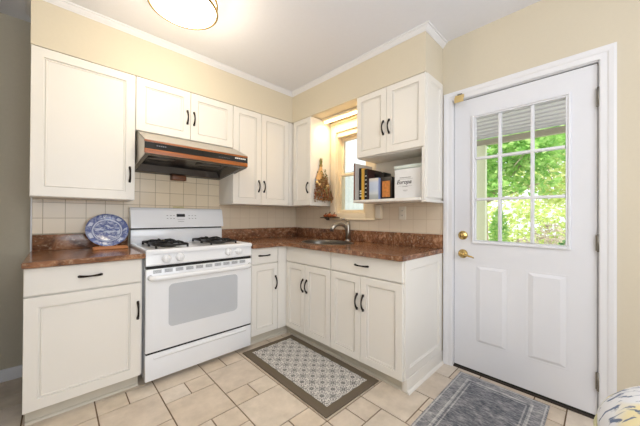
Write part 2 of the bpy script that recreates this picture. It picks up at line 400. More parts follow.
def build(self, name, mats, parent=None):
    me = bpy.data.meshes.new(name)
    bmesh.ops.recalc_face_normals(self.bm, faces=self.bm.faces[:])
    L = ORG.get(parent.name, (0, 0, 0)) if parent is not None else (0, 0, 0)
    bmesh.ops.translate(self.bm, verts=self.bm.verts[:], vec=-Vector(L))
    self.bm.to_mesh(me); self.bm.free()
    for m in (mats if isinstance(mats, (list, tuple)) else [mats]): me.materials.append(m)
    o = bpy.data.objects.new(name, me); C.objects.link(o)
    if parent is not None: o.parent = parent
    ORG[o.name] = L
    return o
B.build = build

def thing(name, label, cat, loc=(0, 0, 0), group=None, kind=None):
    o = bpy.data.objects.new(name, None); C.objects.link(o); o.location = loc; o.empty_display_size = .1
    ORG[o.name] = tuple(loc)
    if label: o['label'] = label
    if cat: o['category'] = cat
    if group: o['group'] = group
    if kind: o['kind'] = kind
    return o
def tag(o, label, cat, group=None, kind=None):
    o['label'] = label; o['category'] = cat
    if group: o['group'] = group
    if kind: o['kind'] = kind
    return o
def struct(name, b, m):
    o = b.build(name, m); o['kind'] = 'structure'; return o

# facing maps: (along, height, outward)
def MA(y0): return lambda a, z, o: Vector((a, y0-o, z))      # faces the camera side of the stove wall
def MB(x0): return lambda a, z, o: Vector((x0-o, a, z))      # faces away from the sink wall

# ------------------------------------------------------------------ dimensions
ZC = 2.505          # ceiling
ZS = 2.178          # soffit bottom / upper cabinet top
UD = .304           # upper depth
CT = .888           # counter top
# ------------------------------------------------------------------ setting
b = B(); b.box(-3.7, .12, -4.3, .3, -.06, -.004); b.mi = 1
X0, Y0, U = -1.71, -.735, .1525
def tile(i0, i1, j0, j1, k):
    g = .0036
    x0, x1 = X0+i0*U+g, X0+i1*U-g; y1, y0 = Y0-j0*U-g, Y0-j1*U+g
    x0, x1 = max(x0, -3.6), min(x1, 0); y0, y1 = max(y0, -4.2), min(y1, .12)
    if x1-x0 < .01 or y1-y0 < .01: return
    b.mi = 1+k
    b.box(x0, x1, y0, y1, -.006, 0)
rt = random.Random(3)
for c in range(-7, 6):
    s0 = 0 if c % 2 == 0 else 2
    for k in range(-3, 9):
        j = s0+3*k
        tile(2*c, 2*c+1, j, j+1, rt.randrange(4)); tile(2*c+1, 2*c+2, j, j+1, rt.randrange(4))
        tile(2*c, 2*c+2, j+1, j+3, rt.randrange(4))
struct('floor', b, [grout_m]+ftiles)

struct('ceiling', B().box(-3.7, .12, -4.3, .3, ZC, ZC+.15), ceiling_m)
# stove wall (the protruding part) and the wall to its left, its shade painted in
struct('wall_back', B().box(-2.31, .12, 0, .12, 0, ZC), paint_cream)
struct('trim_1', B().box(-2.319, -2.3105, -.006, .119, 0, ZC-.001, .002), trim_m)
struct('wall_left_recess', B().box(-3.7, -2.325, .12, .24, 0, ZC), paint_shaded)
struct('wall_left_return', B().box(-2.62, -2.475, -1.0, .119, 0, ZC-.001), paint_shaded)
struct('baseboard_back', B().box(-2.474, -2.325, .105, .119, 0, .085, .004), trim_m)
struct('wall_left', B().box(-3.7, -3.6, -4.3, .119, 0, ZC), paint_cream)
# sink wall with holes for the window and the door
WY0, WY1, WZ0, WZ1 = -1.10, -.70, 1.165, 2.04
DY0, DY1, DZ1 = -2.697, -1.915, 2.02
b = B()
b.box(0, .12, WY1, 0, 0, ZC); b.box(0, .12, WY0, WY1, 0, WZ0); b.box(0, .12, WY0, WY1, WZ1, ZC)
b.box(0, .12, DY1, WY0, 0, ZC); b.box(0, .12, DY0, DY1, DZ1, ZC); b.box(0, .12, -4.3, DY0, 0, ZC)
struct('wall_right', b, paint_cream)
# wall behind the camera with a wide unseen window added for fill light
b = B()
b.box(-3.6, -2.9, -4.3, -4.2, 0, ZC); b.box(-.9, 0, -4.3, -4.2, 0, ZC); b.box(-2.9, -.9, -4.3, -4.2, 0, .85); b.box(-2.9, -.9, -4.3, -4.2, 2.15, ZC)
struct('wall_front', b, paint_cream)
w2 = thing('added_fill_window', None, None, (-1.9, -4.25, .85), kind='structure')
b = B()
for x in (-2.9, -1.92, -.94): b.box(x, x+.04, -4.27, -4.22, .85, 2.15)
b.box(-2.9, -.9, -4.27, -4.22, .85, .89); b.box(-2.9, -.9, -4.27, -4.22, 2.11, 2.15); b.box(-2.9, -.9, -4.27, -4.22, 1.48, 1.51)
b.build('window_frame', trim_m, w2)
B().box(-2.88, -.92, -4.248, -4.242, .87, 2.13).build('window_glass', glass_m, w2)

# soffits
b = B()
b.box(-2.31, 0, -UD+.004, 0, ZS, ZC-.001); b.box(-UD+.004, 0, -1.832, -UD+.004, ZS, ZC-.001)
struct('wall_soffit', b, paint_cream)
# crown moulding following the soffit
cp = [(0, 0), (0, -.038), (.005, -.038), (.006, -.032), (.010, -.030), (.022, -.018), (.026, -.012), (.026, -.008), (.036, -.008), (.038, 0)]
b = B(); f0 = -UD+.004
rings = []
path = [((-2.31, 0), (-1, 0)), ((-2.31, f0), (-1, -1)), ((f0, f0), (-1, -1)), ((f0, -1.832), (-1, -1)), ((0, -1.832), (0, -1))]
for (px, py), (dx, dy) in path:
    rings.append([b.bm.verts.new((px+o*dx, py+o*dy, ZC-.001+h)) for o, h in cp])
# end pieces follow the wall line
for r, q in zip(rings, rings[1:]):
    for k in range(len(cp)-1): b.bm.faces.new([r[k], r[k+1], q[k+1], q[k]])
struct('trim_2', b, trim_m)

# tile on the walls
b = B(); b.box(-2.309, -1.0, -.006, -.0005, 1.0, 1.775)
struct('wall_tile_back', b, tile_back)
b = B(); b.box(-.9995, -.007, -.006, -.0005, .99, 1.26)
struct('wall_tile_corner', b, tile_corner)
b = B(); b.box(-.006, -.0005, -.63, -.007, .99, 1.26); b.box(-.006, -.0005, -1.845, -.63, .99, 1.115); b.box(-.006, -.0005, -1.845, -1.22, 1.115, 1.26)
struct('wall_tile_right', b, tile_right)

# ------------------------------------------------------------------ entry door
SX = .012
d1 = thing('door_1', None, None, (0, -2.306, 0), kind='structure')
GY0, GY1, GZ0, GZ1 = -2.580, -2.042, .944, 1.884
b = B()
b.box(SX, SX+.045, DY0+.007, GY0, .012, DZ1-.008); b.box(SX, SX+.045, GY1, DY1-.006, .012, DZ1-.008)
b.box(SX, SX+.045, GY0, GY1, .012, GZ0); b.box(SX, SX+.045, GY0, GY1, GZ1, DZ1-.008)
slab = b.build('door_slab', door_m, d1)
# embossed lower panels
for a0, a1 in ((-2.272, -2.058), (-2.572, -2.362)):
    b = B(); M_ = MB(SX)
    b.rings(M_, a0, a1, .225, .79, [(-.004, -.004, 0), (.004, .004, .0008), (.012, .010, .0003), (.040, .028, .0085), (.050, .036, .0085)])
    b.build('door_panel', door_m, d1)
# glazing frame, bars, panes
b = B(); M_ = MB(SX)
pr = [(0, 0), (.002, .012), (.010, .014), (.016, .006), (.022, .008), (.026, -.02)]
b.rings(M_, GY0, GY1, GZ0, GZ1, pr, fill=False)
b.build('window_frame', door_m, d1)
gy0, gy1, gz0, gz1 = GY0+.026, GY1-.026, GZ0+.026, GZ1-.026
bar = B()
for y in (-2.217, -2.396): bar.box(SX-.006, SX+.03, y-.009, y+.009, gz0, gz1, .003)
for z in (1.266, 1.564): bar.box(SX-.0055, SX+.0295, gy0, gy1, z-.009, z+.009, .003)
bar.build('muntin_grid', door_m, d1)
B().box(SX+.018, SX+.022, gy0-.002, gy1+.002, gz0-.002, gz1+.002).build('window_glass', glass_m, d1)
# jamb, casing
b = B()
b.box(-.004, .119, DY0-.0005, DY0+.003, 0, DZ1); b.box(-.004, .119, DY1-.003, DY1+.0005, 0, DZ1); b.box(-.004, .119, DY0, DY1, DZ1-.003, DZ1+.0005)
b.box(SX+.047, .1, DY0+.003, DY0+.016, 0, DZ1-.004); b.box(SX+.047, .1, DY1-.016, DY1-.003, 0, DZ1-.004); b.box(SX+.047, .1, DY0+.016, DY1-.016, DZ1-.016, DZ1-.004)
struct('trim_3', b, trim_m)
def casing(name, y0, y1, z1, w, m, z0=0):
    """U casing with a stepped profile; y0,y1,z1 = inner edge"""
    pr = [(0, 0), (0, .012), (.006, .014), (.03, .014), (.036, .018), (w-.012, .020), (w, .018), (w, 0)]
    b = B(); R = []
    for y, z, dy, dz in ((y1, z0, 1, 0), (y1, z1, 1, 1), (y0, z1, -1, 1), (y0, z0, -1, 0)):
        R.append([b.bm.verts.new((-o-.0005, y+dy*i, z+dz*i)) for i, o in pr])
    for r, q in zip(R, R[1:]):
        for k in range(len(pr)-1): b.bm.faces.new([r[k], r[k+1], q[k+1], q[k]])
    return struct(name, b, m)
casing('trim_4', DY0-.001, DY1+.001, DZ1+.002, .066, trim_m)
struct('trim_5', B().box(.0, .12, DY0+.003, DY1-.003, 0, .010, .003), threshold_m)
struct('baseboard_right', B().box(-.014, -.0005, -4.19, -2.765, 0, .09, .004), trim_m)
# hardware
for z0, z1 in ((1.762, 1.872), (.945, 1.045), (.17, .272)):
    b = B(); b.tube([(-.006, DY0+.003, z0), (-.006, DY0+.003, z1)], .0065, 10)
    b.box(-.002, .012, DY0+.004, DY0+.014, z0+.006, z1-.006)
    for z in (z0+.003, z1-.003): b.lathe([(0, -.004), (.007, -.002), (.007, .002), (0, .004)], Matrix.Translation((-.006, DY0+.003, z)), 10)
    b.build('hinge', hinge_m, d1)
RX = Matrix.Rotation(-PI/2, 4, 'Y')    # local z -> -x
def on_door(y, z): return Matrix.Translation((SX, y, z)) @ RX
b = B(); b.lathe([(.033, 0), (.033, .006), (.028, .012), (.020, .014), (.016, .020), (0, .020)], on_door(-1.982, 1.0), 28)
db = b.build('deadbolt', brass_m, d1)
B().box(SX-.036, SX-.018, -1.986, -1.978, .984, 1.016, .003).build('thumb_turn', brass_m, db)
b = B(); b.lathe([(.033, 0), (.033, .005), (.029, .012), (.017, .018), (.012, .03), (.013, .046), (.017, .052), (.012, .058), (0, .06)], on_door(-1.982, .862), 28)
lv = b.build('lever_rose', brass_m, d1)
b = B(); b.tube([(SX-.045, -1.98, .862), (SX-.052, -2.0, .864), (SX-.054, -2.022, .861), (SX-.054, -2.042, .853), (SX-.052, -2.058, .851), (SX-.048, -2.07, .842)], [.009, .009, .008, .0065, .0055, .004], 10)
b.build('lever', brass_m, lv)
b = B(); b.box(-.034, -.0205, -1.998, -1.936, 2.024, 2.048, .002); b.box(-.04, -.0345, -1.998, -1.934, 1.992, 2.032, .002)
b.build('flip_latch', brass_pale, d1)
B().tube([(-.032, -1.955, 2.05), (-.032, -1.985, 2.05)], .006, 10).build('latch_pin', hinge_m, d1)
b = B(); b.box(SX+.004, SX+.04, DY0+.0032, DY0+.0038, .02, DZ1-.006); b.box(SX+.004, SX+.04, DY1-.0038, DY1-.0032, .02, DZ1-.006); b.box(SX+.004, SX+.04, DY0+.0035, DY1-.0035, DZ1-.0048, DZ1-.0034)
b.build('dark_gap_strip', dark_strip_m, d1)  # black strips in the slab gap, painting in the seam's shade
B().box(SX-.003, SX+.04, DY0+.006, DY1-.006, .0105, .022, .002).build('door_sweep', dark_strip_m, d1)

# ------------------------------------------------------------------ sink window
w1 = thing('window_1', None, None, (.05, -.9, WZ0), kind='structure')
b = B()   # jamb lining
b.box(-.001, .13, WY1-.012, WY1-.0005, WZ0, WZ1); b.box(-.001, .13, WY0+.0005, WY0+.012, WZ0, WZ1)
b.box(-.001, .13, WY0+.012, WY1-.012, WZ1-.05, WZ1-.0005); b.box(-.001, .13, WY0+.012, WY1-.012, WZ0+.0005, WZ0+.012)
b.build('window_frame', casing_cream, w1)
def sash(x, z0, z1, nm):
    y0, y1 = WY0+.0125, WY1-.0125
    b = B()
    b.box(x, x+.03, y0, y0+.052, z0, z1, .002); b.box(x, x+.03, y1-.024, y1, z0, z1, .002)
    b.box(x+.0005, x+.0295, y0+.052, y1-.024, z0, z0+.028, .002); b.box(x+.0005, x+.0295, y0+.052, y1-.024, z1-.03, z1, .002)
    s_ = b.build('window_sash', casing_cream, w1)
    B().box(x+.013, x+.017, y0+.050, y1-.022, z0+.026, z1-.028).build('window_glass', glass_m, s_)
sash(.035, WZ0+.0125, 1.597, 'l'); sash(.070, 1.572, WZ1-.0505, 'u')
B().lathe([(.012, 0), (.012, .006), (.006, .008), (0, .012)], Matrix.Translation((.048, -.9, 1.598)), 14).build('sash_lock', hinge_m, w1)
b = B(); X = -.0005
b.box(-.020, X, WY1, -.622, 1.105, 2.13, .003); b.box(-.020, X, -1.22, WY0, 1.105, 2.13, .003)
b.box(-.0195, X, WY0, WY1, WZ1, 2.1295, .003); b.box(-.0195, X, WY0, WY1, 1.1055, WZ0, .003)
b.box(-.030, X, -1.195, -.6225, 2.13, 2.150, .003)
struct('trim_6', b, casing_cream)
struct('trim_7', B().box(-.032, -.0205, -1.222, -.70, 1.100, 1.116, .003), casing_cream)

# ------------------------------------------------------------------ cabinets
def handle(parent, M, a, z0, z1, vertical=True, bow=.024):
    """arched pull with flattened feet"""
    b = B(); n = 10; pts = []; rr = []
    for i in range(n+1):
        t = i/n; s_ = z0+(z1-z0)*t
        out = .003+bow*math.sin(PI*t)**.7
        side = 0
        pts.append(M(a+side, s_, out) if vertical else M(s_, a+side*.6, out)); rr.append(.0052+.0030*abs(2*t-1)**1.5)
    b.tube(pts, rr, 8)
    for s_ in (z0, z1):
        c = M(a, s_, .004) if vertical else M(s_, a, .004)
        b.box(c.x-.007, c.x+.007, c.y-.007, c.y+.007, c.z-.009 if vertical else c.z-.006, c.z+.009 if vertical else c.z+.006, .003)
    return b.build('handle', bronze_m, parent)
T = .019
PR = lambda w: [(0, 0), (0, T-.002), (.002, T), (w, T), (w+.001, T-.011), (w+.006, T-.011), (w+.010, T-.0045), (w+.013, T-.0045), (w+.015, T-.0085)]
def pdoor(parent, M, a0, a1, z0, z1, w=.056, name='door'):
    g = .0015
    return B().rings(M, a0+g, a1-g, z0+g, z1-g, PR(w)).build(name, cab_m, parent)
def flatfront(parent, M, a0, a1, z0, z1, name='drawer'):
    g = .0015
    return B().rings(M, a0+g, a1-g, z0+g, z1-g, [(0, 0), (0, T-.003), (.003, T)]).build(name, cab_m, parent)

UF = -(UD-T)      # plane of the upper carcass front (y)
# large single-door upper cabinet
def upperA(label, x0, x1, z0, parts):
    t = thing('wall_cabinet', label, 'cabinet', ((x0+x1)/2, -.15, z0))
    B().box(x0+.0006, x1-.0006, UF, -.0065, z0, ZS-.006, .001).build('cabinet_body', cab_m, t)
    M = MA(UF)
    for a0, a1, hx, hz0, hz1 in parts:
        d = pdoor(t, M, a0, a1, z0+.002, ZS-.004)
        if hx is not None: handle(d, lambda a, z, o: M(a, z, o+T), hx, hz0, hz1)
    return t
upperA('white upper cabinet with one wide door, left of the range hood', -2.31, -1.772, 1.248, [(-2.31, -1.773, -1.806, 1.385, 1.485)])
upperA('short white two-door wall cabinet directly above the range hood', -1.772, -1.004, 1.77, [(-1.771, -1.384, -1.410, 1.905, 2.005), (-1.384, -1.005, -1.357, 1.905, 2.005)])
upperA('tall white two-door wall cabinet right of the range hood, beside the corner', -1.004, -.35, 1.248, [(-1.003, -.697, -.727, 1.382, 1.486), (-.697, -.352, -.665, 1.382, 1.486)])
# corner small cabinet on the sink wall
t = thing('wall_cabinet', 'narrow white corner wall cabinet left of the window, dried bouquet on its side', 'cabinet', (-.15, -.4, 1.248))
b = B(); b.box(-.284, -.0065, -.612, -.0075, 1.248, ZS-.006, .001); b.box(-.349, -.285, -.302, -.0075, 1.248, ZS-.006, .001)
b.build('cabinet_body', cab_m, t)
M = MB(.0-(UD-T))
d = pdoor(t, M, -.612, -.325, 1.25, ZS-.004, .05)
handle(d, lambda a, z, o: M(a, z, o+T), -.575, 1.385, 1.485)
# cabinet by the door with the open shelf niche
RY0, RY1 = -1.834, -1.215
t = thing('wall_cabinet', 'white two-door wall cabinet with open shelf niche below, right of the window', 'cabinet', (-.15, -1.52, 1.26))
b = B()
b.box(-.284, -.0065, RY0+.018, RY1, 1.638, ZS-.006, .001)
b.box(-.302, -.0065, RY0+.002, RY0+.018, 1.262, ZS-.006, .001)        # right side panel
b.box(-.303, -.284, RY0+.018, RY0+.026, 1.262, 1.637, .001)            # stile beside the niche
b.box(-.012, -.0065, RY0+.018, RY1, 1.28, 1.638)                      # niche back
b.build('cabinet_body', cab_m, t)
for a0, a1, hy in ((-1.512, RY1, -1.487), (RY0, -1.512, -1.540)):
    d = pdoor(t, M, a0, a1, 1.644, ZS-.004, .05)
    handle(d, lambda a, z, o: M(a, z, o+T), hy, 1.80, 1.90)
B().rings(MA(RY0+.002), -.283, -.02, 1.28, ZS-.006, [(0, 0), (0, .008), (.002, .01), (.045, .01), (.047, .005), (.051, .006), (.056, .002)]).build('end_panel', cab_m, t)
b = B(); b.box(-.305, -.0065, RY0+.03, -1.18, 1.256, 1.280, .004); b.box(-.300, -.0065, RY0-.012, RY0+.031, 1.244, 1.262, .003)
b.build('shelf', cab_m, t)

# base cabinets
BF = -.608+T
BZ0 = .088
def kickA(b, x0, x1):
    b.box(x0, x1, -.545, -.53, 0, BZ0+.002)
    b.prism([(x0, -.5452, 0), (x0, -.560, 0), (x0, -.557, .008), (x0, -.550, .013), (x0, -.5452, .014)], (x1-x0, 0, 0))
t = thing('base_cabinet', 'white base cabinet left of the stove with one drawer over one wide door', 'cabinet', (-2.05, -.3, 0))
B().box(-2.309, -1.777, BF, -.001, BZ0, .8545, .001).build('cabinet_body', cab_m, t)
b = B(); kickA(b, -2.305, -1.79); b.box(-2.305, -2.29, -.53, -.002, 0, BZ0); b.build('toe_kick', kick_m, t)
M = MA(BF)
d = flatfront(t, M, -2.313, -1.785, .702, .853); handle(d, lambda a, z, o: M(a, z, o+T), .780, -2.092, -1.992, False)
d = pdoor(t, M, -2.313, -1.785, BZ0, .696); handle(d, lambda a, z, o: M(a, z, o+T), -1.804, .468, .570)

t = thing('base_cabinet', 'narrow white base cabinet between the stove and the corner, drawer over door', 'cabinet', (-.83, -.3, 0))
b = B(); b.box(-.977, -.698, BF, -.001, BZ0, .8545, .001); b.box(-.6975, -.5895, BF-T+.001, -.53, BZ0, .8545)
b.build('cabinet_body', cab_m, t)
b = B(); kickA(b, -.975, -.548); b.build('toe_kick', kick_m, t)
d = flatfront(t, M, -.977, -.700, .712, .853); handle(d, lambda a, z, o: M(a, z, o+T), .784, -.902, -.795, False, .02)
d = pdoor(t, M, -.977, -.700, BZ0, .706, .05); handle(d, lambda a, z, o: M(a, z, o+T), -.728, .470, .580)

t = thing('base_cabinet', 'long white base cabinet under the sink with four doors and one drawer', 'cabinet', (-.3, -1.2, 0))
M = MB(-BF-2*.0+2*BF)     # plane x = BF
b = B()
for y0, y1 in ((-1.195, -.611), (-1.832, -1.197)):
    b.box(BF, BF+.018, y0, y1, BZ0, .8545)
b.box(BF+.018, -.002, -1.832, -1.814, BZ0, .8545); b.box(BF+.018, -.002, -1.814, -.62, BZ0, BZ0+.018); b.box(-.020, -.002, -1.814, -.62, BZ0+.018, .8545)
b.build('cabinet_body', cab_m, t)
T1 = lambda a, z, o: M(a, z, o+T)
flatfront(t, M, -1.196, -.611, .712, .853, 'false_front')
d = flatfront(t, M, -1.832, -1.200, .712, .853); handle(d, T1, .784, -1.565, -1.452, False, .02)
for a0, a1, hy in ((-.886, -.611, -.861), (-1.196, -.886, -.912), (-1.498, -1.200, -1.469), (-1.832, -1.498, -1.524)):
    d = pdoor(t, M, a0, a1, BZ0, .706, .05); handle(d, T1, hy, .468, .572)
b = B(); b.box(-.545, -.53, -1.80, -.531, 0, BZ0+.002)
b.prism([(-.5452, -.561, 0), (-.560, -.561, 0), (-.557, -.561, .008), (-.550, -.561, .013), (-.5452, -.561, .014)], (0, -1.28, 0))
b.build('toe_kick', kick_m, t)
b = B(); b.box(-.5605, -.004, -1.842, -1.8005, 0, BZ0+.004, .003); b.prism([(-.566, -1.8422, 0), (-.566, -1.858, 0), (-.566, -1.855, .010), (-.566, -1.848, .016), (-.566, -1.8422, .018)], (.562, 0, 0))
b.build('base_moulding', cab_m, t)
b = B().rings(MA(-1.832), -.590, -.024, BZ0+.006, .8545, [(0, 0), (0, .008), (.002, .010), (.058, .010), (.060, .004), (.065, .0055), (.071, .001)])
b.build('end_panel', cab_m, t)

# ------------------------------------------------------------------ countertops
def slab_poly(b, pts, z0, z1, bev=.004):
    t_ = bmesh.new()
    a = [t_.verts.new((x, y, z0)) for x, y in pts]; c = [t_.verts.new((x, y, z1)) for x, y in pts]
    t_.faces.new(a[::-1]); t_.faces.new(c)
    n = len(a)
    for i in range(n): t_.faces.new([a[i], a[(i+1) % n], c[(i+1) % n], c[i]])
    bmesh.ops.bevel(t_, geom=t_.edges[:], offset=bev, segments=2, affect='EDGES')
    b.merge(t_, False)
t = thing('countertop', 'brown granite countertop left of the stove with its backsplash', 'countertop', (-2.05, -.3, .855))
b = B(); slab_poly(b, [(-2.318, -.641), (-1.768, -.641), (-1.768, -.001), (-2.309, -.001), (-2.318, -.012)], .8555, CT); b.build('countertop_slab', granite_m, t)
B().box(-2.308, -1.770, -.026, -.0065, CT+.0005, .998, .002).build('backsplash', granite_m, t)

t = thing('countertop', 'L-shaped brown granite countertop around the sink with its backsplash', 'countertop', (-.4, -.9, .855))
b = B()
SCX, SCY, SRX, SRY = -.322, -.875, .202, .262
out = [(-.980, -.001), (-.980, -.641), (-.70, -.641), (-.641, -.70), (-.641, -1.820), (-.622, -1.844), (-.002, -1.844), (-.002, -.001)]
# outer loop resampled and joined to the oval cut-out
def ray_hit(cx, cy, ang):
    dx, dy = math.cos(ang), math.sin(ang); best = 9
    for (xa, ya), (xb, yb) in zip(out, out[1:]+out[:1]):
        ex, ey = xb-xa, yb-ya; den = dx*ey-dy*ex
        if abs(den) < 1e-9: continue
        tt = ((xa-cx)*ey-(ya-cy)*ex)/den; uu = ((xa-cx)*dy-(ya-cy)*dx)/den
        if tt > 0 and -1e-6 <= uu <= 1+1e-6: best = min(best, tt)
    return best
angs = set(2*PI*k/48 for k in range(48))
inn = [(-.6405, -.7005)]
angs = sorted(angs)
# main rectangle holding the sink
rect = [(-.641, -1.30), (-.002, -1.30), (-.002, -.45), (-.641, -.45)]
out_full, out = out, rect
angs = sorted(set(angs) | set(math.atan2(y-SCY, x-SCX) % (2*PI) for x, y in rect))
for z in (CT, .8555):
    o_ = []; i_ = []
    for a in angs:
        h = ray_hit(SCX, SCY, a); o_.append(b.bm.verts.new((SCX+h*math.cos(a), SCY+h*math.sin(a), z)))
        rr = 1/math.sqrt((math.cos(a)/SRX)**2+(math.sin(a)/SRY)**2)
        i_.append(b.bm.verts.new((SCX+rr*math.cos(a), SCY+rr*math.sin(a), z)))
    n = len(angs)
    for k in range(n): b.bm.faces.new([o_[k], o_[(k+1) % n], i_[(k+1) % n], i_[k]])
    if z == CT: top_in, top_out = i_, o_
    else:
        for k in range(n):
            b.bm.faces.new([top_in[k], top_in[(k+1) % n], i_[(k+1) % n], i_[k]])
            m_ = (top_out[k].co+top_out[(k+1) % n].co)/2
            if m_.x < -.64: b.bm.faces.new([top_out[k], top_out[(k+1) % n], o_[(k+1) % n], o_[k]])
def rawslab(pts, skip=()):
    a = [b.bm.verts.new((x, y, .8555)) for x, y in pts]; c = [b.bm.verts.new((x, y, CT)) for x, y in pts]
    b.bm.faces.new(a[::-1]); b.bm.faces.new(c)
    for i in range(len(pts)):
        if i not in skip: b.bm.faces.new([a[i], a[(i+1) % len(a)], c[(i+1) % len(a)], c[i]])
rawslab([(-.980, -.001), (-.980, -.641), (-.70, -.641), (-.641, -.70), (-.641, -.45), (-.002, -.45), (-.002, -.001)][:3]+[(-.641, -.641), (-.641, -.45), (-.002, -.45), (-.002, -.001)], (2, 3, 4))
rawslab([(-.70, -.641), (-.641, -.70), (-.641, -.641)], (1, 2))
rawslab([(-.641, -1.30), (-.641, -1.826), (-.626, -1.844), (-.002, -1.844), (-.002, -1.30)], (4,))
b.build('countertop_slab', granite_m, t)
out = out_full
b = B(); b.box(-.978, -.026, -.026, -.0065, CT+.0005, .998, .002); b.box(-.026, -.0065, -1.842, -.0065, CT+.0005, .998, .002)
b.build('backsplash', granite_m, t)

# sink bowl
t = thing('sink', 'oval metal sink set in the brown granite counter below the window', 'sink', (SCX, SCY, .7))
Ms = Matrix.Translation((SCX, SCY, 0))
k = SRX
b = B(); b.lathe([(k+.014, CT+.0005), (k+.012, CT+.003), (k+.002, CT+.004), (k-.003, CT+.001), (k-.006, .870), (k-.012, .80), (k-.03, .735), (k-.06, .715), (.03, .712), (0, .712)], Ms, 48, 1, SRY/SRX)
b.build('basin', drain_m, t)
B().lathe([(.038, .7125), (.036, .716), (.028, .7165), (.024, .714), (0, .714)], Ms, 24).build('drain', steel_m, t)
# faucet
t = thing('faucet', 'brushed nickel single-lever faucet with arched spout behind the sink', 'faucet', (-.078, -.93, CT))
b = B(); b.lathe([(0, CT+.0005), (.030, CT+.0005), (.030, CT+.006), (.026, CT+.012), (.023, CT+.03)], Matrix.Translation((-.078, -.93, 0)), 24)
b.tube([(-.078, -.93, CT+.02), (-.078, -.93, CT+.10), (-.080, -.93, CT+.16), (-.084, -.928, CT+.19)], [.026, .024, .024, .021], 16)
b.build('faucet_body', steel_m, t)
b = B(); sp = [(-.082, -.930, CT+.095), (-.100, -.926, CT+.135), (-.128, -.918, CT+.160), (-.160, -.908, CT+.172), (-.192, -.896, CT+.172), (-.224, -.884, CT+.158), (-.246, -.874, CT+.130), (-.252, -.871, CT+.112)]
b.tube(sp, [.018, .018, .0175, .018, .0195, .021, .022, .022], 14); b.build('spout', steel_m, t)
B().tube([sp[-1], (-.254, -.870, CT+.104)], .016, 14).build('spray_head', ink_m, t)
b = B(); b.tube([(-.076, -.932, CT+.185), (-.088, -.928, CT+.205), (-.118, -.918, CT+.222), (-.150, -.907, CT+.228)], [.015, .012, .009, .006], 10); b.tube([(-.080, -.931, CT+.17), (-.073, -.936, CT+.215)], [.018, .008], 10)
b.build('lever', steel_m, t)

# ------------------------------------------------------------------ stove
sx0, sx1 = -1.766, -.989
SFY = -.62
t = thing('gas_stove', 'white freestanding gas stove with four burners between the base cabinets', 'stove', ((sx0+sx1)/2, -.33, 0))
b = B(); b.box(sx0+.003, sx1-.003, -.585, -.03, .035, .878, .003)
b.build('stove_body', stove_m, t)
for x in (sx0+.05, sx1-.05):
    for y in (-.52, -.08): B().lathe([(.02, 0), (.02, .008), (.011, .012), (.011, .04)], Matrix.Translation((x, y, 0)), 12).build('levelling_foot', black_m, t)
# cooktop with raised rim
b = B(); Mt = lambda a, z, o: Vector((a, z, .878+o))
b.rings(Mt, sx0, sx1, SFY-.012, -.055, [(0, 0), (0, .018), (.004, .026), (.010, .029), (.022, .029), (.030, .022), (.040, .021)])
b.build('cooktop', stove_m, t)
# backguard
b = B()
b.box(sx0+.004, sx1-.018, -.085, -.02, .905, 1.020, .004)
b.prism([(sx0+.002, -.02, 1.032), (sx0+.002, -.112, 1.032), (sx0+.002, -.108, 1.06), (sx0+.002, -.080, 1.178), (sx0+.002, -.066, 1.197), (sx0+.002, -.045, 1.202), (sx0+.002, -.02, 1.202)], (sx1-sx0-.018, 0, 0))
bg = b.build('backguard', stove_m, t)
B().box(sx0+.010, sx1-.026, -.088, -.03, 1.0205, 1.0315).build('backguard_vent', black_m, t)
def onbg(x, h, o=.0):   # point on the sloped control face; h = 0..1
    y = -.108+.028*h; z = 1.06+.115*h; n = Vector((0, -.97, .236))
    return Vector((x, y, z))+n*o
def bgpatch(b, x0, x1, h0, h1, o=.0012):
    b.prism([onbg(x0, h0, -.001), onbg(x1, h0, -.001), onbg(x1, h1, -.001), onbg(x0, h1, -.001)], Vector((0, -.97, .236))*(o+.001))
b = B(); bgpatch(b, -1.425, -1.355, .56, .78); b.build('clock_display', display_m, bg)
for x0 in (-1.505, -1.478, -1.453, -1.325, -1.298, -1.272):
    for h in (.42, .64): b = B(); bgpatch(b, x0, x0+.013, h, h+.035, .0008); b.build('touch_button', ink_pale, bg)
b = B(); bgpatch(b, -1.42, -1.36, .36, .378, .0008); b.build('display_caption', ink_pale, bg)
b = B(); bgpatch(b, -1.415, -1.365, .20, .222, .0008); b.build('maker_mark', ink_pale, bg)
# control panel
b = B(); b.prism([(sx0+.002, -.584, .795), (sx0+.002, SFY-.004, .797), (sx0+.002, SFY-.010, .806), (sx0+.002, SFY-.002, .8775), (sx0+.002, -.584, .8775)], (sx1-sx0-.004, 0, 0))
b.build('control_panel', stove_m, t)
for x, z in ((-1.642, .840), (-1.556, .843), (-1.197, .848), (-1.110, .848)):
    Mk = Matrix.Translation((x, SFY-.0058, z)) @ Matrix.Rotation(PI/2+.08, 4, 'X')
    b = B(); b.lathe([(0, 0), (.030, 0), (.030, .004), (.024, .008), (.023, .026), (.019, .030), (0, .030)], Mk, 24)
    kb = b.build('burner_knob', stove_m, t)
    B().box(x-.004, x+.004, SFY-.044, SFY-.034, z-.019, z+.019, .002).build('knob_grip', stove_m, kb)
B().box(sx0+.006, sx1-.006, SFY-.004, -.584, .778, .7945).build('vent_gap', black_m, t)
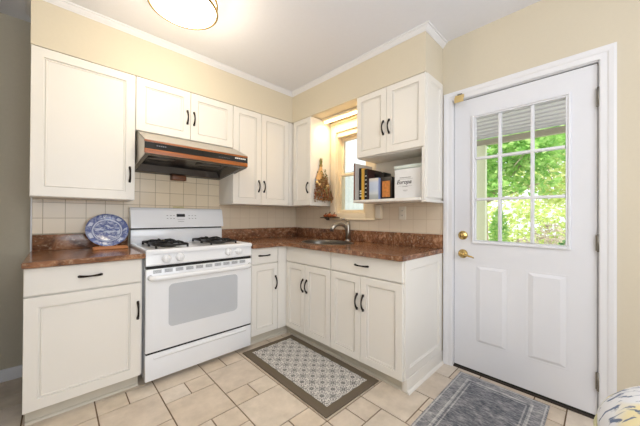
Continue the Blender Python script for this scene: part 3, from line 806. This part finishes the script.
# oven door with vents and handle
b = B(); b.box(sx0+.001, sx1-.001, SFY-.012, -.586, .222, .776, .006, 3)
od = b.build('oven_door', stove_m, t)
b = B()
nv = 10
for i in range(nv):
    xa = sx0+.042+i*(sx1-sx0-.084)/nv
    for r_ in range(4):
        b.box(xa, xa+.050, SFY-.0135, SFY-.0115, .748+r_*.0058, .7512+r_*.0058)
b.build('vent_slots', vent_m, od)
b = B(); zz = .720
pts = [(sx0+.022, SFY-.012, zz+.004), (sx0+.030, SFY-.034, zz), (sx0+.06, SFY-.046, zz-.002)] + [(sx0+.06+(sx1-sx0-.12)*i/8, SFY-.048, zz-.002) for i in range(1, 8)] + [(sx1-.06, SFY-.046, zz-.002), (sx1-.030, SFY-.034, zz), (sx1-.022, SFY-.012, zz+.004)]
b.tube(pts, .0155, 12, sy=1.15); b.build('oven_handle', stove_m, od)
# window: rounded rectangle
b = B(); x0, x1, z0, z1, rr_ = -1.628, -1.118, .368, .662, .03
pp = []
for cx, cz, a0 in ((x1-rr_, z1-rr_, 0), (x0+rr_, z1-rr_, 90), (x0+rr_, z0+rr_, 180), (x1-rr_, z0+rr_, 270)):
    for q_ in range(6):
        a = math.radians(a0+q_*18); pp.append((cx+rr_*math.cos(a), SFY-.0115, cz+rr_*math.sin(a)))
b.prism(pp, (0, -.0015, 0)); b.build('oven_window', oven_glass, od)
b = B(); b.box(sx0+.001, sx1-.001, SFY-.010, -.586, .034, .210, .006, 3)
dr = b.build('storage_drawer', stove_m, t)
b = B(); b.prism([(sx0+.05, SFY-.0095, .188), (sx0+.05, SFY-.017, .186), (sx0+.05, SFY-.017, .180), (sx0+.05, SFY-.0095, .170)], (sx1-sx0-.10, 0, 0))
b.build('drawer_lip', stove_m, dr)
B().box(sx0+.006, sx1-.006, SFY-.006, -.586, .2105, .2215).build('drawer_gap', black_m, t)
# burners and grates
for cx in (-1.572, -1.178):
    for cy in (-.405, -.190):
        b = B(); b.lathe([(.055, .8995), (.052, .903), (.034, .905), (.034, .914), (.030, .919), (.026, .920), (.0, .920)], Matrix.Translation((cx, cy, 0)), 24)
        b.build('burner', iron_m, t)
    b = B(); gw, gz, r_ = .106, .925, .0076
    for cy, hh in ((-.405, .100), (-.190, .100)):
        y0, y1 = cy-hh, cy+hh
        cor = [(cx-gw, y0), (cx+gw, y0), (cx+gw, y1), (cx-gw, y1)]
        for (xa, ya), (xb, yb) in zip(cor, cor[1:]+cor[:1]): b.tube([(xa, ya, gz-.004), (xb, yb, gz-.004)], r_, 8)
        for (xa, ya), ex in zip(cor, range(4)):
            b.tube([(xa, ya, gz), (xa, ya, .900)], [r_, r_*1.1], 8)
        for dx, dy in ((1, 0), (-1, 0), (0, 1), (0, -1)):
            p0 = (cx+dx*gw, cy+dy*hh, gz); p1 = (cx+dx*.07, cy+dy*.07, gz+.012); p2 = (cx+dx*.028, cy+dy*.028, gz+.010)
            b.tube([p0, p1, p2], [r_, r_, r_*.8], 8)
    b.build('burner_grate', iron_m, t)

# ------------------------------------------------------------------ range hood
hx0, hx1 = -1.762, -.987
t = thing('range_hood', 'steel range hood with wood-grain stripes and black band above the stove', 'range hood', ((hx0+hx1)/2, -.25, 1.6))
HF = -.545
b = B()
prof = [(-.007, 1.768), (-.30, 1.768), (HF+.01, 1.666), (HF, 1.660), (HF, 1.566), (HF+.012, 1.556), (-.007, 1.492)]
# outer shell
for x, ww in ((hx0, .004), (hx1-.004, .004)): b.prism([(x, y, z) for y, z in prof], (ww, 0, 0))
b.box(hx0, hx1, -.30, -.007, 1.764, 1.768)
b.prism([(hx0, -.30, 1.768), (hx0, HF+.01, 1.666), (hx0, HF, 1.660), (hx0, HF+.004, 1.654), (hx0, -.30, 1.762)], (hx1-hx0, 0, 0))
b.box(hx0, hx1, HF, HF+.006, 1.564, 1.661)
b.build('hood_shell', hood_steel, t)
b = B(); xa, xb = hx0+.0045, hx1-.0045
# underside: rim lip then recessed pan
def P3(x, y, d): return (x, y, 1.556+(y-(HF+.012))*(1.492-1.556)/(-.007-(HF+.012))+d)
o4 = [P3(xa, HF+.007, .004), P3(xb, HF+.007, .004), P3(xb, -.008, .004), P3(xa, -.008, .004)]
i4 = [P3(xa+.03, HF+.05, .008), P3(xb-.03, HF+.05, .008), P3(xb-.03, -.05, .008), P3(xa+.03, -.05, .008)]
j4 = [P3(xa+.07, HF+.10, .06), P3(xb-.07, HF+.10, .06), P3(xb-.07, -.08, .06), P3(xa+.07, -.08, .06)]
for A_, Z_ in ((o4, i4), (i4, j4)):
    for k in range(4): b.poly([A_[k], A_[(k+1) % 4], Z_[(k+1) % 4], Z_[k]])
b.poly(j4)
b.build('hood_pan', hood_dark, t)
for cx in (-1.60, -1.22):
    Mf = Matrix.Translation((cx, -.28, 1.595))
    B().lathe([(.0, -.022), (.10, -.022), (.11, -.016), (.11, -.004)], Mf, 28, 1, .8).build('filter_cover', hood_dark, t)
b = B(); b.box(hx0-.001, hx1+.001, HF-.003, HF-.0002, 1.643, 1.657, .001); b.box(hx0-.001, hx1+.001, HF-.003, HF-.0002, 1.565, 1.597, .001)
b.build('wood_stripe', hood_wood, t)
bb = B().box(hx0, hx1, HF-.0026, HF-.0003, 1.597, 1.642).build('control_band', hood_black, t)
b = B()
for i in range(6): b.box(-1.105+.017*i, -1.092+.017*i, HF-.005, HF-.0027, 1.622, 1.633)
b.build('switches', white_print, bb)
b = B()
for i in range(5): b.box(-1.690+.013*i, -1.681+.013*i, HF-.0032, HF-.0027, 1.619, 1.628)
b.build('logo_print', ink_pale, bb)
b = B()
for i in range(7): b.box(-1.245+.014*i, -1.237+.014*i, HF-.0032, HF-.0027, 1.614, 1.618)
b.build('label_print', ink_pale, bb)
tag(B().box(-1.458, -1.336, -.07, -.0065, 1.452, 1.500, .008, 3).build('junction_box', brownbox_m), 'small brown box on the wall tiles just under the range hood', 'outlet box')

# ------------------------------------------------------------------ outlets
def outlet(M, a, z, label, mat, w=.07, h=.115, rot=False):
    c = M(a, z, 0)
    t = thing('wall_outlet', label, 'outlet', tuple(c))
    B().rings(M, a-w/2, a+w/2, z-h/2, z+h/2, [(0, 0), (.001, .004), (.005, .006)]).build('cover_plate', mat, t)
    for dz in (-.02, .02):
        s_ = B().rings(M, a-.014, a+.014, z+dz-.012, z+dz+.012, [(0, .0062), (.001, .0085), (.003, .009)]).build('socket', mat, t)
        for da in (-.006, .006): B().rings(M, a+da-.0012, a+da+.0012, z+dz-.004, z+dz+.006, [(0, .009), (.0002, .0094)]).build('socket_slot', ink_m, s_)
outlet(MB(-.006), -1.492, 1.168, 'ivory outlet plate on the tiles below the book shelf', ivory_m)
outlet(MA(-.006), -1.385, 1.180, 'almond outlet plate half hidden behind the stove backguard', almond_m, .095, .08)
t = thing('switch_box', 'cream surface-mounted switch box beside the right window casing', 'switch', (0, -1.257, 1.18))
B().box(-.040, -.0065, -1.291, -1.224, 1.115, 1.245, .003).build('box_body', casing_cream, t)
B().box(-.043, -.0405, -1.286, -1.229, 1.122, 1.238, .001).build('cover_plate', ivory_m, t)

# ------------------------------------------------------------------ lights
def disc(cx, cy, name='ceiling_light'):
    lab = 'round white ceiling light with brass rims over the stove side' if name == 'a' else 'added unseen round ceiling light for fill over the near half of the room'
    t = thing('ceiling_light', lab, 'light', (cx, cy, ZC))
    Mx = Matrix.Translation((cx, cy, 0)); r = .187
    B().lathe([(0, ZC-.001), (r*.9, ZC-.001), (r*.9, ZC-.02)], Mx, 48).build('ceiling_pan', trim_m, t)
    B().lathe([(r*.985, ZC-.018), (r, ZC-.022), (r, ZC-.074), (r*.97, ZC-.086), (r*.7, ZC-.096), (0, ZC-.100)], Mx, 48).build('diffuser', light_on, t)
    for z in (ZC-.026, ZC-.078):
        b = B(); b.lathe([(r+.001, z-.0065), (r+.012, z-.005), (r+.012, z+.005), (r+.001, z+.0065), (r+.001, z-.0065)], Mx, 48); b.build('brass_rim', brass_m, t)
disc(-1.630, -.908, 'a')
disc(-1.7, -3.3, 'b')  # added fixture behind the camera, for rear fill light
# fluorescent strip under the soffit above the window
t = thing('strip_light', 'bright warm strip light under the soffit above the sink window', 'light', (-.10, -.9, ZS))
B().box(-.150, -.085, -1.19, -.620, ZS-.024, ZS-.001, .003).build('fixture_body', casing_cream, t)
B().tube([(-.1175, -1.17, ZS-.036), (-.1175, -.635, ZS-.036)], .012, 12).build('tube', tube_on, t)

# ------------------------------------------------------------------ things on shelf
SH = 1.2805
def book(label, y0, y1, x0, x1, h, cover, spine=None, lean=0, name='book', group='books in the open cabinet niche', pr=None):
    """upright book: spine toward the room (-x), cover facing the camera side (-y)"""
    t = thing(name, label, 'book', ((x0+x1)/2, (y0+y1)/2, SH), group)
    t1 = .003
    b = B(); b.box(x0, x1, y0, y0+t1, SH, SH+h, .0008); b.box(x0, x1, y1-t1, y1, SH, SH+h, .0008); b.box(x0, x0+t1, y0, y1, SH, SH+h, .0008)
    cv = b.build('cover', cover if spine is None else [cover], t)
    if spine: B().box(x0-.001, x0-.0002, y0+.0005, y1-.0005, SH+.001, SH+h-.001).build('spine', spine, cv)
    B().box(x0+t1, x1-.003, y0+t1, y1-t1, SH+.004, SH+h-.004).build('pages', page_m, t)
    if pr: pr(cv, x0, x1, y0, y1, h)
    return t
book('tall thin book with grey cover and brown spine, leftmost on the shelf', -1.196, -1.182, -.300, -.045, .325, cover_grey, spine_brown)
def pr1(cv, x0, x1, y0, y1, h):
    for z in (.03, .055, .075): B().box(x0-.0022, x0-.0012, y0+.006, y1-.006, SH+z, SH+z+.012).build('spine_mark', white_print, cv)
book('black-spined book with white marks, next to the tall grey one', -1.236, -1.204, -.25, -.04, .285, cover_black, cover_black, pr=pr1)
book('orange and yellow spined book between two black ones', -1.268, -1.237, -.26, -.04, .278, cover_yellow, cover_yellow)
def pr2(cv, x0, x1, y0, y1, h):
    for i in range(6): B().box(x0-.0022, x0-.0012, y0+.006, y1-.006, SH+.03+i*.035, SH+.036+i*.035).build('spine_mark', white_print, cv)
book('thick dark red and black book behind the pale blue one', -1.300, -1.269, -.26, -.04, .268, cover_dots, cover_black, pr=pr2)
# pale box-like book with picture cover, angled: faces the room
def facing(label, y0, y1, x0, x1, h, side, face, nm='book', cat='book', inset=.0):
    t = thing(nm, label, cat, ((x0+x1)/2, (y0+y1)/2, SH), 'books in the open cabinet niche')
    B().box(x0, x1, y0, y1, SH, SH+h, .002).build('cover', side, t)
    B().box(x0-.0015, x0-.0002, y0+inset, y1-inset, SH+inset+.004, SH+h-inset*2-.002).build('front_picture', face, t)
    return t
facing('pale blue book with a picture cover facing out, in front of the dark ones', -1.396, -1.302, -.235, -.175, .186, plain('blue_side', rgb(150, 164, 206), .4), cover_pale)
facing('black book with an orange picture on its cover, beside the white tin', -1.508, -1.402, -.21, -.165, .188, cover_black, cover_orange, inset=.016)
book('plain black book standing behind the pale blue one and rising above it', -1.396, -1.304, -.155, -.04, .240, cover_black, cover_black)
# white tin
t = thing('bread_tin', 'white square tin with a lid and script lettering, right of the books', 'tin', (-.14, -1.64, SH))
TX0, TX1, TY0, TY1 = -.235, -.06, -1.775, -1.545
B().box(TX0, TX1, TY0, TY1, SH, SH+.232, .010, 3).build('tin_body', tin_m, t)
B().box(TX0-.003, TX1+.003, TY0-.003, TY1+.003, SH+.2325, SH+.262, .009, 3).build('tin_lid', tin_lid, t)
def text(s, size, loc, parent, mat, shear=0, name='lettering', off=0.0):
    cu = bpy.data.curves.new(name, 'FONT'); cu.body = s; cu.size = size; cu.align_x = 'CENTER'; cu.extrude = .0004; cu.shear = shear; cu.offset = off
    o = bpy.data.objects.new(name, cu); C.objects.link(o)
    dg = bpy.context.evaluated_depsgraph_get(); me = bpy.data.meshes.new_from_object(o.evaluated_get(dg))
    bpy.data.objects.remove(o)
    # letters read from the room: right of text = -y, up = z, out = -x
    R = Matrix(((0, 0, -1, 0), (-1, 0, 0, 0), (0, 1, 0, 0), (0, 0, 0, 1)))
    me.transform(Matrix.Translation(Vector(loc)-Vector(ORG.get(parent.name, (0, 0, 0)))) @ R)
    me.materials.clear(); me.materials.append(mat)
    m = bpy.data.objects.new(name, me); C.objects.link(m); m.parent = parent
    return m
text('Europa', .044, (TX0-.0012, -1.630, SH+.114), t, ink_m, .35, 'script_lettering', .0004)
rl = random.Random(5)
def line(y0, y1, z, hh=.005):
    y = y1; b = B()
    while y > y0:
        w_ = rl.uniform(.004, .009); b.box(TX0-.0012, TX0-.0002, max(y0, y-w_), y, SH+z, SH+z+hh); y -= w_+.003
    b.build('small_print', ink_pale, t)
line(-1.690, -1.595, .160); line(-1.705, -1.585, .150, .002); line(-1.70, -1.58, .096, .0015); line(-1.665, -1.620, .090, .003); line(-1.665, -1.625, .062, .003); line(-1.655, -1.63, .055, .002)

# ------------------------------------------------------------------ plate on its stand
t = thing('decorative_plate', 'blue and white patterned plate propped on a wooden stand against the backsplash', 'plate', (-1.915, -.165, CT+.017))
Mp = Matrix.Translation((-1.913, -.125, 1.021)) @ Matrix.Rotation(PI/2-.42, 4, 'X')
o = bpy.data.objects.new('plate_dish', bpy.data.meshes.new('plate_dish'))
b = B(); b.lathe([(0, .0), (.078, .0), (.088, .003), (.098, .010), (.128, .017), (.130, .015), (.100, .005), (.085, -.004), (.07, -.006), (0, -.006)], Matrix(), 56)
bmesh.ops.recalc_face_normals(b.bm, faces=b.bm.faces[:]); b.bm.to_mesh(o.data); b.bm.free(); o.data.materials.append(plate_m)
C.objects.link(o); o.parent = t; o.matrix_local = Matrix.Translation(-Vector(t.location)) @ Mp
t = thing('plate_stand', 'small light wood stand holding the blue plate', 'plate stand', (-1.90, -.2, CT))
B().box(-2.005, -1.80, -.235, -.155, CT+.0006, CT+.016, .004, 3).build('base', board_wood, t)
B().box(-2.0, -1.805, -.228, -.220, CT+.0162, CT+.024, .003).build('front_lip', board_wood, t)
for x in (-1.96, -1.86): B().tube([(x, -.16, CT+.012), (x, -.072, CT+.16)], .004, 8).build('back_prong', board_wood, t)

# ------------------------------------------------------------------ dried bouquet hanging on the cabinet side
t = thing('dried_bouquet', 'dried flower bouquet in a paper cone hanging upside down on the cabinet side', 'bouquet', (-.16, -.66, 1.5))
rb = random.Random(11)
b = B(); tip = Vector((-.180, -.640, 1.665))
for i in range(26):
    a = rb.uniform(0, 2*PI); r_ = rb.uniform(0, .019)
    b.tube([tip+Vector((r_*math.cos(a), r_*math.sin(a), rb.uniform(.06, .09))), tip+Vector((r_*.5*math.cos(a), r_*.5*math.sin(a), 0)), tip+Vector((r_*1.5*math.cos(a), r_*1.2*math.sin(a), -.08))], .0022, 5)
b.build('stem_bundle', stem_m, t)
B().lathe([(.013, -.006), (.017, 0), (.017, .014), (.013, .02)], Matrix.Translation(tip+Vector((0, 0, .0))), 14).build('raffia_tie', jute_m, t)
b = B()
n = 20; R0 = [b.bm.verts.new(tip+Vector((.012*math.cos(2*PI*k/n), .012*math.sin(2*PI*k/n), -.002))) for k in range(n)]
R1 = [b.bm.verts.new(tip+Vector((-.012+.060*math.cos(2*PI*k/n), .0+.028*math.sin(2*PI*k/n)-.003, -.17-.04*math.sin(2*PI*k/n*1.0+2)+.01*math.cos(6*PI*k/n)))) for k in range(n)]
for k in range(n):
    f = b.bm.faces.new([R0[k], R0[(k+1) % n], R1[(k+1) % n], R1[k]]); f.smooth = True
b.build('paper_cone', kraft_m, t)
def sprigs(name, mat, cnt, rad, sd, drop=(.12, .37), leaf=.009):
    rr = random.Random(sd); b = B()
    for i in range(cnt):
        h = rr.uniform(*drop); sp_ = .33*h+.020; a = rr.uniform(0, 2*PI)
        q_ = math.sqrt(rr.random())
        p = tip+Vector((math.cos(a)*sp_*q_*1.15+.10*h, math.sin(a)*min(.05, sp_)*q_*.7-.010, -h))
        p.y = min(p.y, -.618)
        t0 = tip+(p-tip)*.55; t0.y = min(t0.y, -.62)
        if rr.random() < .45: b.tube([t0, p], .0012, 4)
        for _ in range(rr.randint(2, 4)):
            s_ = rad*rr.uniform(.6, 1.4); M4 = Matrix.Translation(p+Vector((rr.uniform(-1, 1)*leaf, -abs(rr.uniform(0, 1))*leaf, rr.uniform(-1, 1)*leaf*1.6))) @ Matrix.Rotation(rr.uniform(0, 6), 4, Vector((rr.random(), rr.random(), rr.random())).normalized())
            b.lathe([(0, -s_*1.5), (s_*.7, -s_*.4), (s_*.6, s_*.5), (0, s_*1.4)], M4, 5)
    b.build(name, mat, t)
B().tube([(-.18, -.6125, 1.672), (-.18, -.628, 1.672), (-.18, -.632, 1.680)], .0025, 6).build('hanging_hook', bronze_m, t)
sprigs('dried_sprigs', dry_brown, 170, .0065, 1)
sprigs('red_blossoms', dry_red, 90, .0072, 2, (.15, .36))
sprigs('cream_blossoms', dry_cream, 14, .013, 3, (.15, .33), .006)
sprigs('green_leaves', stem_m, 60, .0065, 4, (.05, .33))

# ------------------------------------------------------------------ dark ledge with gourds
t = thing('wall_ledge', 'thin dark ledge at the lower left corner of the window', 'ledge', (-.05, -.63, 1.118))
B().box(-.095, -.0335, -.780, -.545, 1.1165, 1.1265, .002).build('ledge_board', ledge_m, t)
for y in (-.575, -.60):
    B().prism([(-.0335, y, 1.116), (-.0065, y, 1.116), (-.0065, y, 1.09), (-.06, y, 1.1165)], (0, .006, 0)).build('bracket', ledge_m, t)
B().box(-.0335, -.0065, -.612, -.545, 1.1166, 1.1265).build('ledge_back', ledge_m, t)
def gourd(y, x, r, label):
    t = thing('small_gourd', label, 'gourd', (x, y, 1.127), 'small gourds on the dark window ledge')
    b = B(); seg = 24; prof = [(0, .1), (.5, .02), (.9, .28), (1, .62), (.85, 1.0), (.5, 1.25), (.15, 1.2), (0, 1.12)]
    R_ = []
    for pr_, pz in prof:
        R_.append([b.bm.verts.new((x+r*pr_*(1+.09*math.cos(8*2*PI*k/seg))*math.cos(2*PI*k/seg)+1e-5*k*(pr_ == 0), y+r*pr_*(1+.09*math.cos(8*2*PI*k/seg))*math.sin(2*PI*k/seg), 1.1272+r*pz)) for k in range(seg)])
    for p, q in zip(R_, R_[1:]):
        for k in range(seg):
            f = b.bm.faces.new([p[k], p[(k+1) % seg], q[(k+1) % seg], q[k]]); f.smooth = True
    bmesh.ops.remove_doubles(b.bm, verts=b.bm.verts[:], dist=.0004)
    b.build('gourd_body', gourd_m, t)
    B().tube([(x, y, 1.127+r*1.1), (x+.003, y, 1.127+r*1.55), (x+.009, y-.003, 1.127+r*2.0)], [.006, .0045, .007], 8).build('stem', gourd_dark, t)
gourd(-.598, -.066, .023, 'small orange gourd at the left end of the dark ledge')
gourd(-.660, -.068, .029, 'largest orange gourd in the middle of the dark ledge')
gourd(-.728, -.066, .026, 'orange gourd at the right end of the dark ledge')

# ------------------------------------------------------------------ mats
t = thing('kitchen_mat', 'grey patterned kitchen mat with a brown border before the sink cabinets', 'mat', (-.832, -1.147, 0))
def at_mat(o): o.location = (0, 0, 0)
b = B(); b.box(-1.087, -.577, -1.640, -.655, .0006, .010, .004, 3); b.build('mat_border', mat_border, t)
b = B(); b.box(-1.025, -.637, -1.582, -.708, .0101, .0112); b.build('mat_center', mat_print, t)
t.rotation_euler = (0, 0, -.012)
b = B(); b.box(-1.30, -.05, -2.492, -1.988, .0006, .008, .003)
rug = b.build('door_rug', rug_m)
tag(rug, 'faded grey woven rug lying in front of the entry door', 'rug')

# ------------------------------------------------------------------ upholstered seat
cx, cy, zs_, R = -.93, -2.955, .51, .26
t = thing('padded_stool', 'round padded seat in white fabric with blue and yellow flowers, bottom right corner', 'seat', (cx, cy, 0))
Mx = Matrix.Translation((cx, cy, 0))
B().lathe([(0, zs_+.130), (R*.3, zs_+.126), (R*.6, zs_+.104), (R*.8, zs_+.072), (R*.93, zs_+.032), (R*.985, zs_), (R*.985, zs_-.05), (R*.93, zs_-.065), (0, zs_-.065)], Mx, 64).build('seat_cushion', fabric_m, t)
b = B(); b.tube([(cx+(R*1.0)*math.cos(a*PI/32), cy+(R*1.0)*math.sin(a*PI/32), zs_-.035) for a in range(65)], .005, 8, cap=False); b.build('piping', piping_m, t)
for k in range(4):
    a = PI/4+k*PI/2; p = (cx+R*.65*math.cos(a), cy+R*.65*math.sin(a)); q = (cx+R*.78*math.cos(a), cy+R*.78*math.sin(a))
    B().tube([(p[0], p[1], zs_-.066), (q[0], q[1], 0.0)], [.022, .014], 12).build('leg', darkwood_m, t)

# ------------------------------------------------------------------ outdoors
GZ = -.35
struct('ground', B().box(.121, 26, -16, 14, GZ-.1, GZ), lawn_m)
struct('porch_floor', B().box(.1205, 2.0, -3.6, -.9, GZ, -.03), concrete_m)
t = thing('porch_awning', 'ribbed metal porch awning outside the door glass', 'awning', (1.1, -2, 2.25))
b = B(); n = 18
for i in range(n):
    xa = .14+i*.104; za = 2.44-.0128*i
    b.box(xa, xa+.100, -4.2, -1.36, za, za+.012, .003); b.box(xa+.096, xa+.106, -4.2, -1.36, za-.016, za+.004, .002)
b.build('awning_ribs', awn_m, t)
b = B(); b.box(2.02, 2.09, -4.2, -1.36, 2.125, 2.20, .005); b.build('front_beam', beam_m, t)
t = thing('porch_post', 'pale porch post outside the left door panes', 'post', (2.05, -1.52, GZ))
B().box(2.0, 2.09, -1.60, -1.46, GZ, 2.122, .006).build('post_shaft', post_m, t)
B().box(1.985, 2.105, -1.615, -1.445, GZ, GZ+.12, .006).build('post_base', post_m, t)
# tall pale fence seen through the sink window
t = thing('board_fence', 'tall pale board fence outside the sink window', 'fence', (3.4, 3.3, GZ))
b = B()
for i in range(40): b.box(3.36, 3.38, .3+.15*i, .3+.15*i+.146, GZ, 2.27, .003)
b.build('fence_boards', siding_m, t)
b = B(); b.box(3.33, 3.42, .28, 6.32, 2.2705, 2.31, .003); b.box(3.3805, 3.42, .28, 6.32, .3, .38); b.build('fence_rail', siding_m, t)

def foliage(b, c, rad, n, size, rr, droop=0):
    for i in range(n):
        while True:
            p = Vector((rr.uniform(-1, 1), rr.uniform(-1, 1), rr.uniform(-1, 1)))
            if .25 < p.length < 1: break
        p = Vector((p.x*rad[0], p.y*rad[1], p.z*rad[2]))+Vector(c)
        a = Vector((rr.uniform(-1, 1), rr.uniform(-1, 1), rr.uniform(-.6, .6))).normalized()
        q = a.cross(Vector((rr.uniform(-1, 1), rr.uniform(-1, 1), rr.uniform(-1, 1)))).normalized()
        s_ = size*rr.uniform(.6, 1.3); w = s_*.36; m_ = a.cross(q)*s_*.12
        b.poly([p-a*s_*.5, p+q*w*.8-a*s_*.1+m_, p+a*s_*.5, p-q*w*.8-a*s_*.1+m_])
def tree(label, x, y, h, clumps, mat, size, sd, name='tree'):
    rr = random.Random(sd)
    t = thing(name, label, 'tree', (x, y, GZ), 'trees beyond the porch')
    b = B(); b.tube([(x, y, GZ), (x+.05, y+.05, GZ+h*.4), (x-.05, y, GZ+h*.75)], [.11, .08, .05], 8)
    for c, rad, n in clumps: b.tube([(x, y, GZ+h*.45), (x*.4+c[0]*.6, y*.4+c[1]*.6, (GZ+h*.45)*.4+c[2]*.6), (c[0], c[1], c[2])], [.05, .03, .012], 6)
    for i in range(26):
        c, rad, n = clumps[rr.randrange(len(clumps))]
        p = Vector(c); q = p+Vector((rr.uniform(-1, 1)*rad[0], rr.uniform(-1, 1)*rad[1], rr.uniform(-1, .3)*rad[2]))
        b.tube([p, (p+q)/2+Vector((0, 0, .1)), q], [.018, .012, .005], 5)
    b.build('trunk', bark_m, t)
    b = B()
    for c, rad, n in clumps: foliage(b, c, rad, n, size, rr)
    b.build('foliage', mat, t)
# rays through the door glass: at x the view spans y=-2.71+(.07..29)*(x+2.19), z up to 1.14+.33*(x+2.19)
tree('bright green leafy tree seen in the left and middle door panes', 5.8, -.6, 4.2, [((5.3, -1.1, 2.75), (0.9, 0.75, 0.62), 1100), ((5.6, -0.4, 2.1), (0.8, 0.6, 0.6), 700), ((5.1, -1.75, 2.6), (0.7, 0.6, 0.5), 750), ((5.8, -1.3, 3.6), (0.9, 1.2, 0.7), 600), ((5.2, -1.0, 1.95), (.6, .55, .4), 260), ((5.3, -1.7, 1.85), (.5, .45, .35), 120)], leaf_a, .17, 21)
tree('yellow-green tree seen in the right door panes', 9.4, -2.6, 5.6, [((8.7, -2.0, 3.6), (1.0, .9, .85), 900), ((9.1, -1.5, 2.55), (1.0, .8, .6), 520), ((8.5, -2.6, 4.4), (1.1, 1.0, .8), 500), ((9.4, -2.0, 1.9), (.8, .8, .5), 420), ((9.2, -.3, 2.3), (.8, .9, .6), 330)], leaf_b, .19, 22)
def bush(label, c, rad, n, mat, size, sd):
    rr = random.Random(sd)
    t = thing('shrub', label, 'shrub', (c[0], c[1], GZ), 'shrubs beyond the porch')
    b = B()
    for i in range(9):
        a = rr.uniform(0, 6.28); b.tube([(c[0], c[1], GZ), (c[0]+.5*rad[0]*math.cos(a), c[1]+.5*rad[1]*math.sin(a), c[2])], [.02, .006], 5)
    b.build('stems', bark_m, t)
    b = B(); foliage(b, c, rad, n, size, rr); b.build('foliage', mat, t)
bush('tall green shrub beside the pale porch post', (2.9, -1.56, .66), (.22, .13, .60), 700, leaf_a, .08, 31)
bush('pinkish flowering shrub low in the middle door pane', (3.7, -1.78, .28), (.30, .28, .52), 620, leaf_p, .075, 32)
bush('dark green shrub low in the right door pane', (3.7, -2.33, .27), (.30, .22, .55), 620, leaf_c, .075, 33)
bush('tawny bush standing between and behind the pink and the dark shrub', (4.45, -2.02, .62), (.25, .26, .45), 480, leaf_p, .07, 34)
bush('wide pale green hedge far behind the shrubs', (13.5, -.4, .8), (.9, 4.0, 1.3), 1800, leaf_b, .28, 35)

# ------------------------------------------------------------------ lights and world
def area(name, loc, rot, sx, sy, power, col):
    l = bpy.data.lights.new(name, 'AREA'); l.shape = 'RECTANGLE'; l.size = sx; l.size_y = sy; l.energy = power; l.color = col
    o = bpy.data.objects.new(name, l); o.location = loc; o.rotation_euler = rot; C.objects.link(o); return o
def point(name, loc, power, col, r=.1):
    l = bpy.data.lights.new(name, 'POINT'); l.energy = power; l.color = col; l.shadow_soft_size = r
    o = bpy.data.objects.new(name, l); o.location = loc; C.objects.link(o); return o
area('fill_light_behind', (-1.9, -4.19, 1.5), (PI/2, 0, 0), 1.9, 1.25, 34, (.86, .92, 1.0))  # fill light placed at the added rear window
point('ceiling_lamp', (-1.605, -.915, ZC-.24), 9, (1, .85, .62), .12)
point('fill_lamp_rear', (-1.7, -3.3, ZC-.25), 6, (.94, .96, 1.0), .14)  # fill lamp under the added rear fixture
area('bounce_light', (-2.2, -3.0, 1.75), (PI, 0, 0), .35, .35, 17, (.93, .95, 1.0))  # added upward fill without a fixture, brightens the ceiling like bounced flash
area('strip_lamp', (-.1175, -.905, ZS-.055), (0, 0, 0), .03, .5, 3.0, (1, .72, .38))
s = bpy.data.lights.new('sun', 'SUN'); s.energy = 4.2; s.angle = .02; s.color = (1, .96, .88)
so = bpy.data.objects.new('sun', s); so.rotation_euler = (math.radians(8), math.radians(-42), 0); C.objects.link(so)

w = bpy.data.worlds.new('World'); scene.world = w; w.use_nodes = True
nt = w.node_tree; bg = nt.nodes['Background']
bg.inputs['Color'].default_value = (.93, .97, 1.0, 1); bg.inputs['Strength'].default_value = 1.4

# ------------------------------------------------------------------ camera
cam = bpy.data.cameras.new('camera'); co = bpy.data.objects.new('camera', cam); C.objects.link(co)
cam.sensor_width = 36; cam.lens = 272.525*36/640; cam.shift_y = (214.94-213)/640; cam.clip_start = .02
co.matrix_world = Matrix.Translation((-2.1858, -2.7111, 1.1375)) @ Matrix.Rotation(-.7669, 4, 'Z') @ Matrix.Rotation(PI/2+.0045, 4, 'X') @ Matrix.Rotation(.0055, 4, 'Z')
scene.camera = co
vs = scene.view_settings
vs.view_transform = 'Standard'; vs.look = 'None'; vs.gamma = 1; vs.use_curve_mapping = False; vs.exposure = 0.06
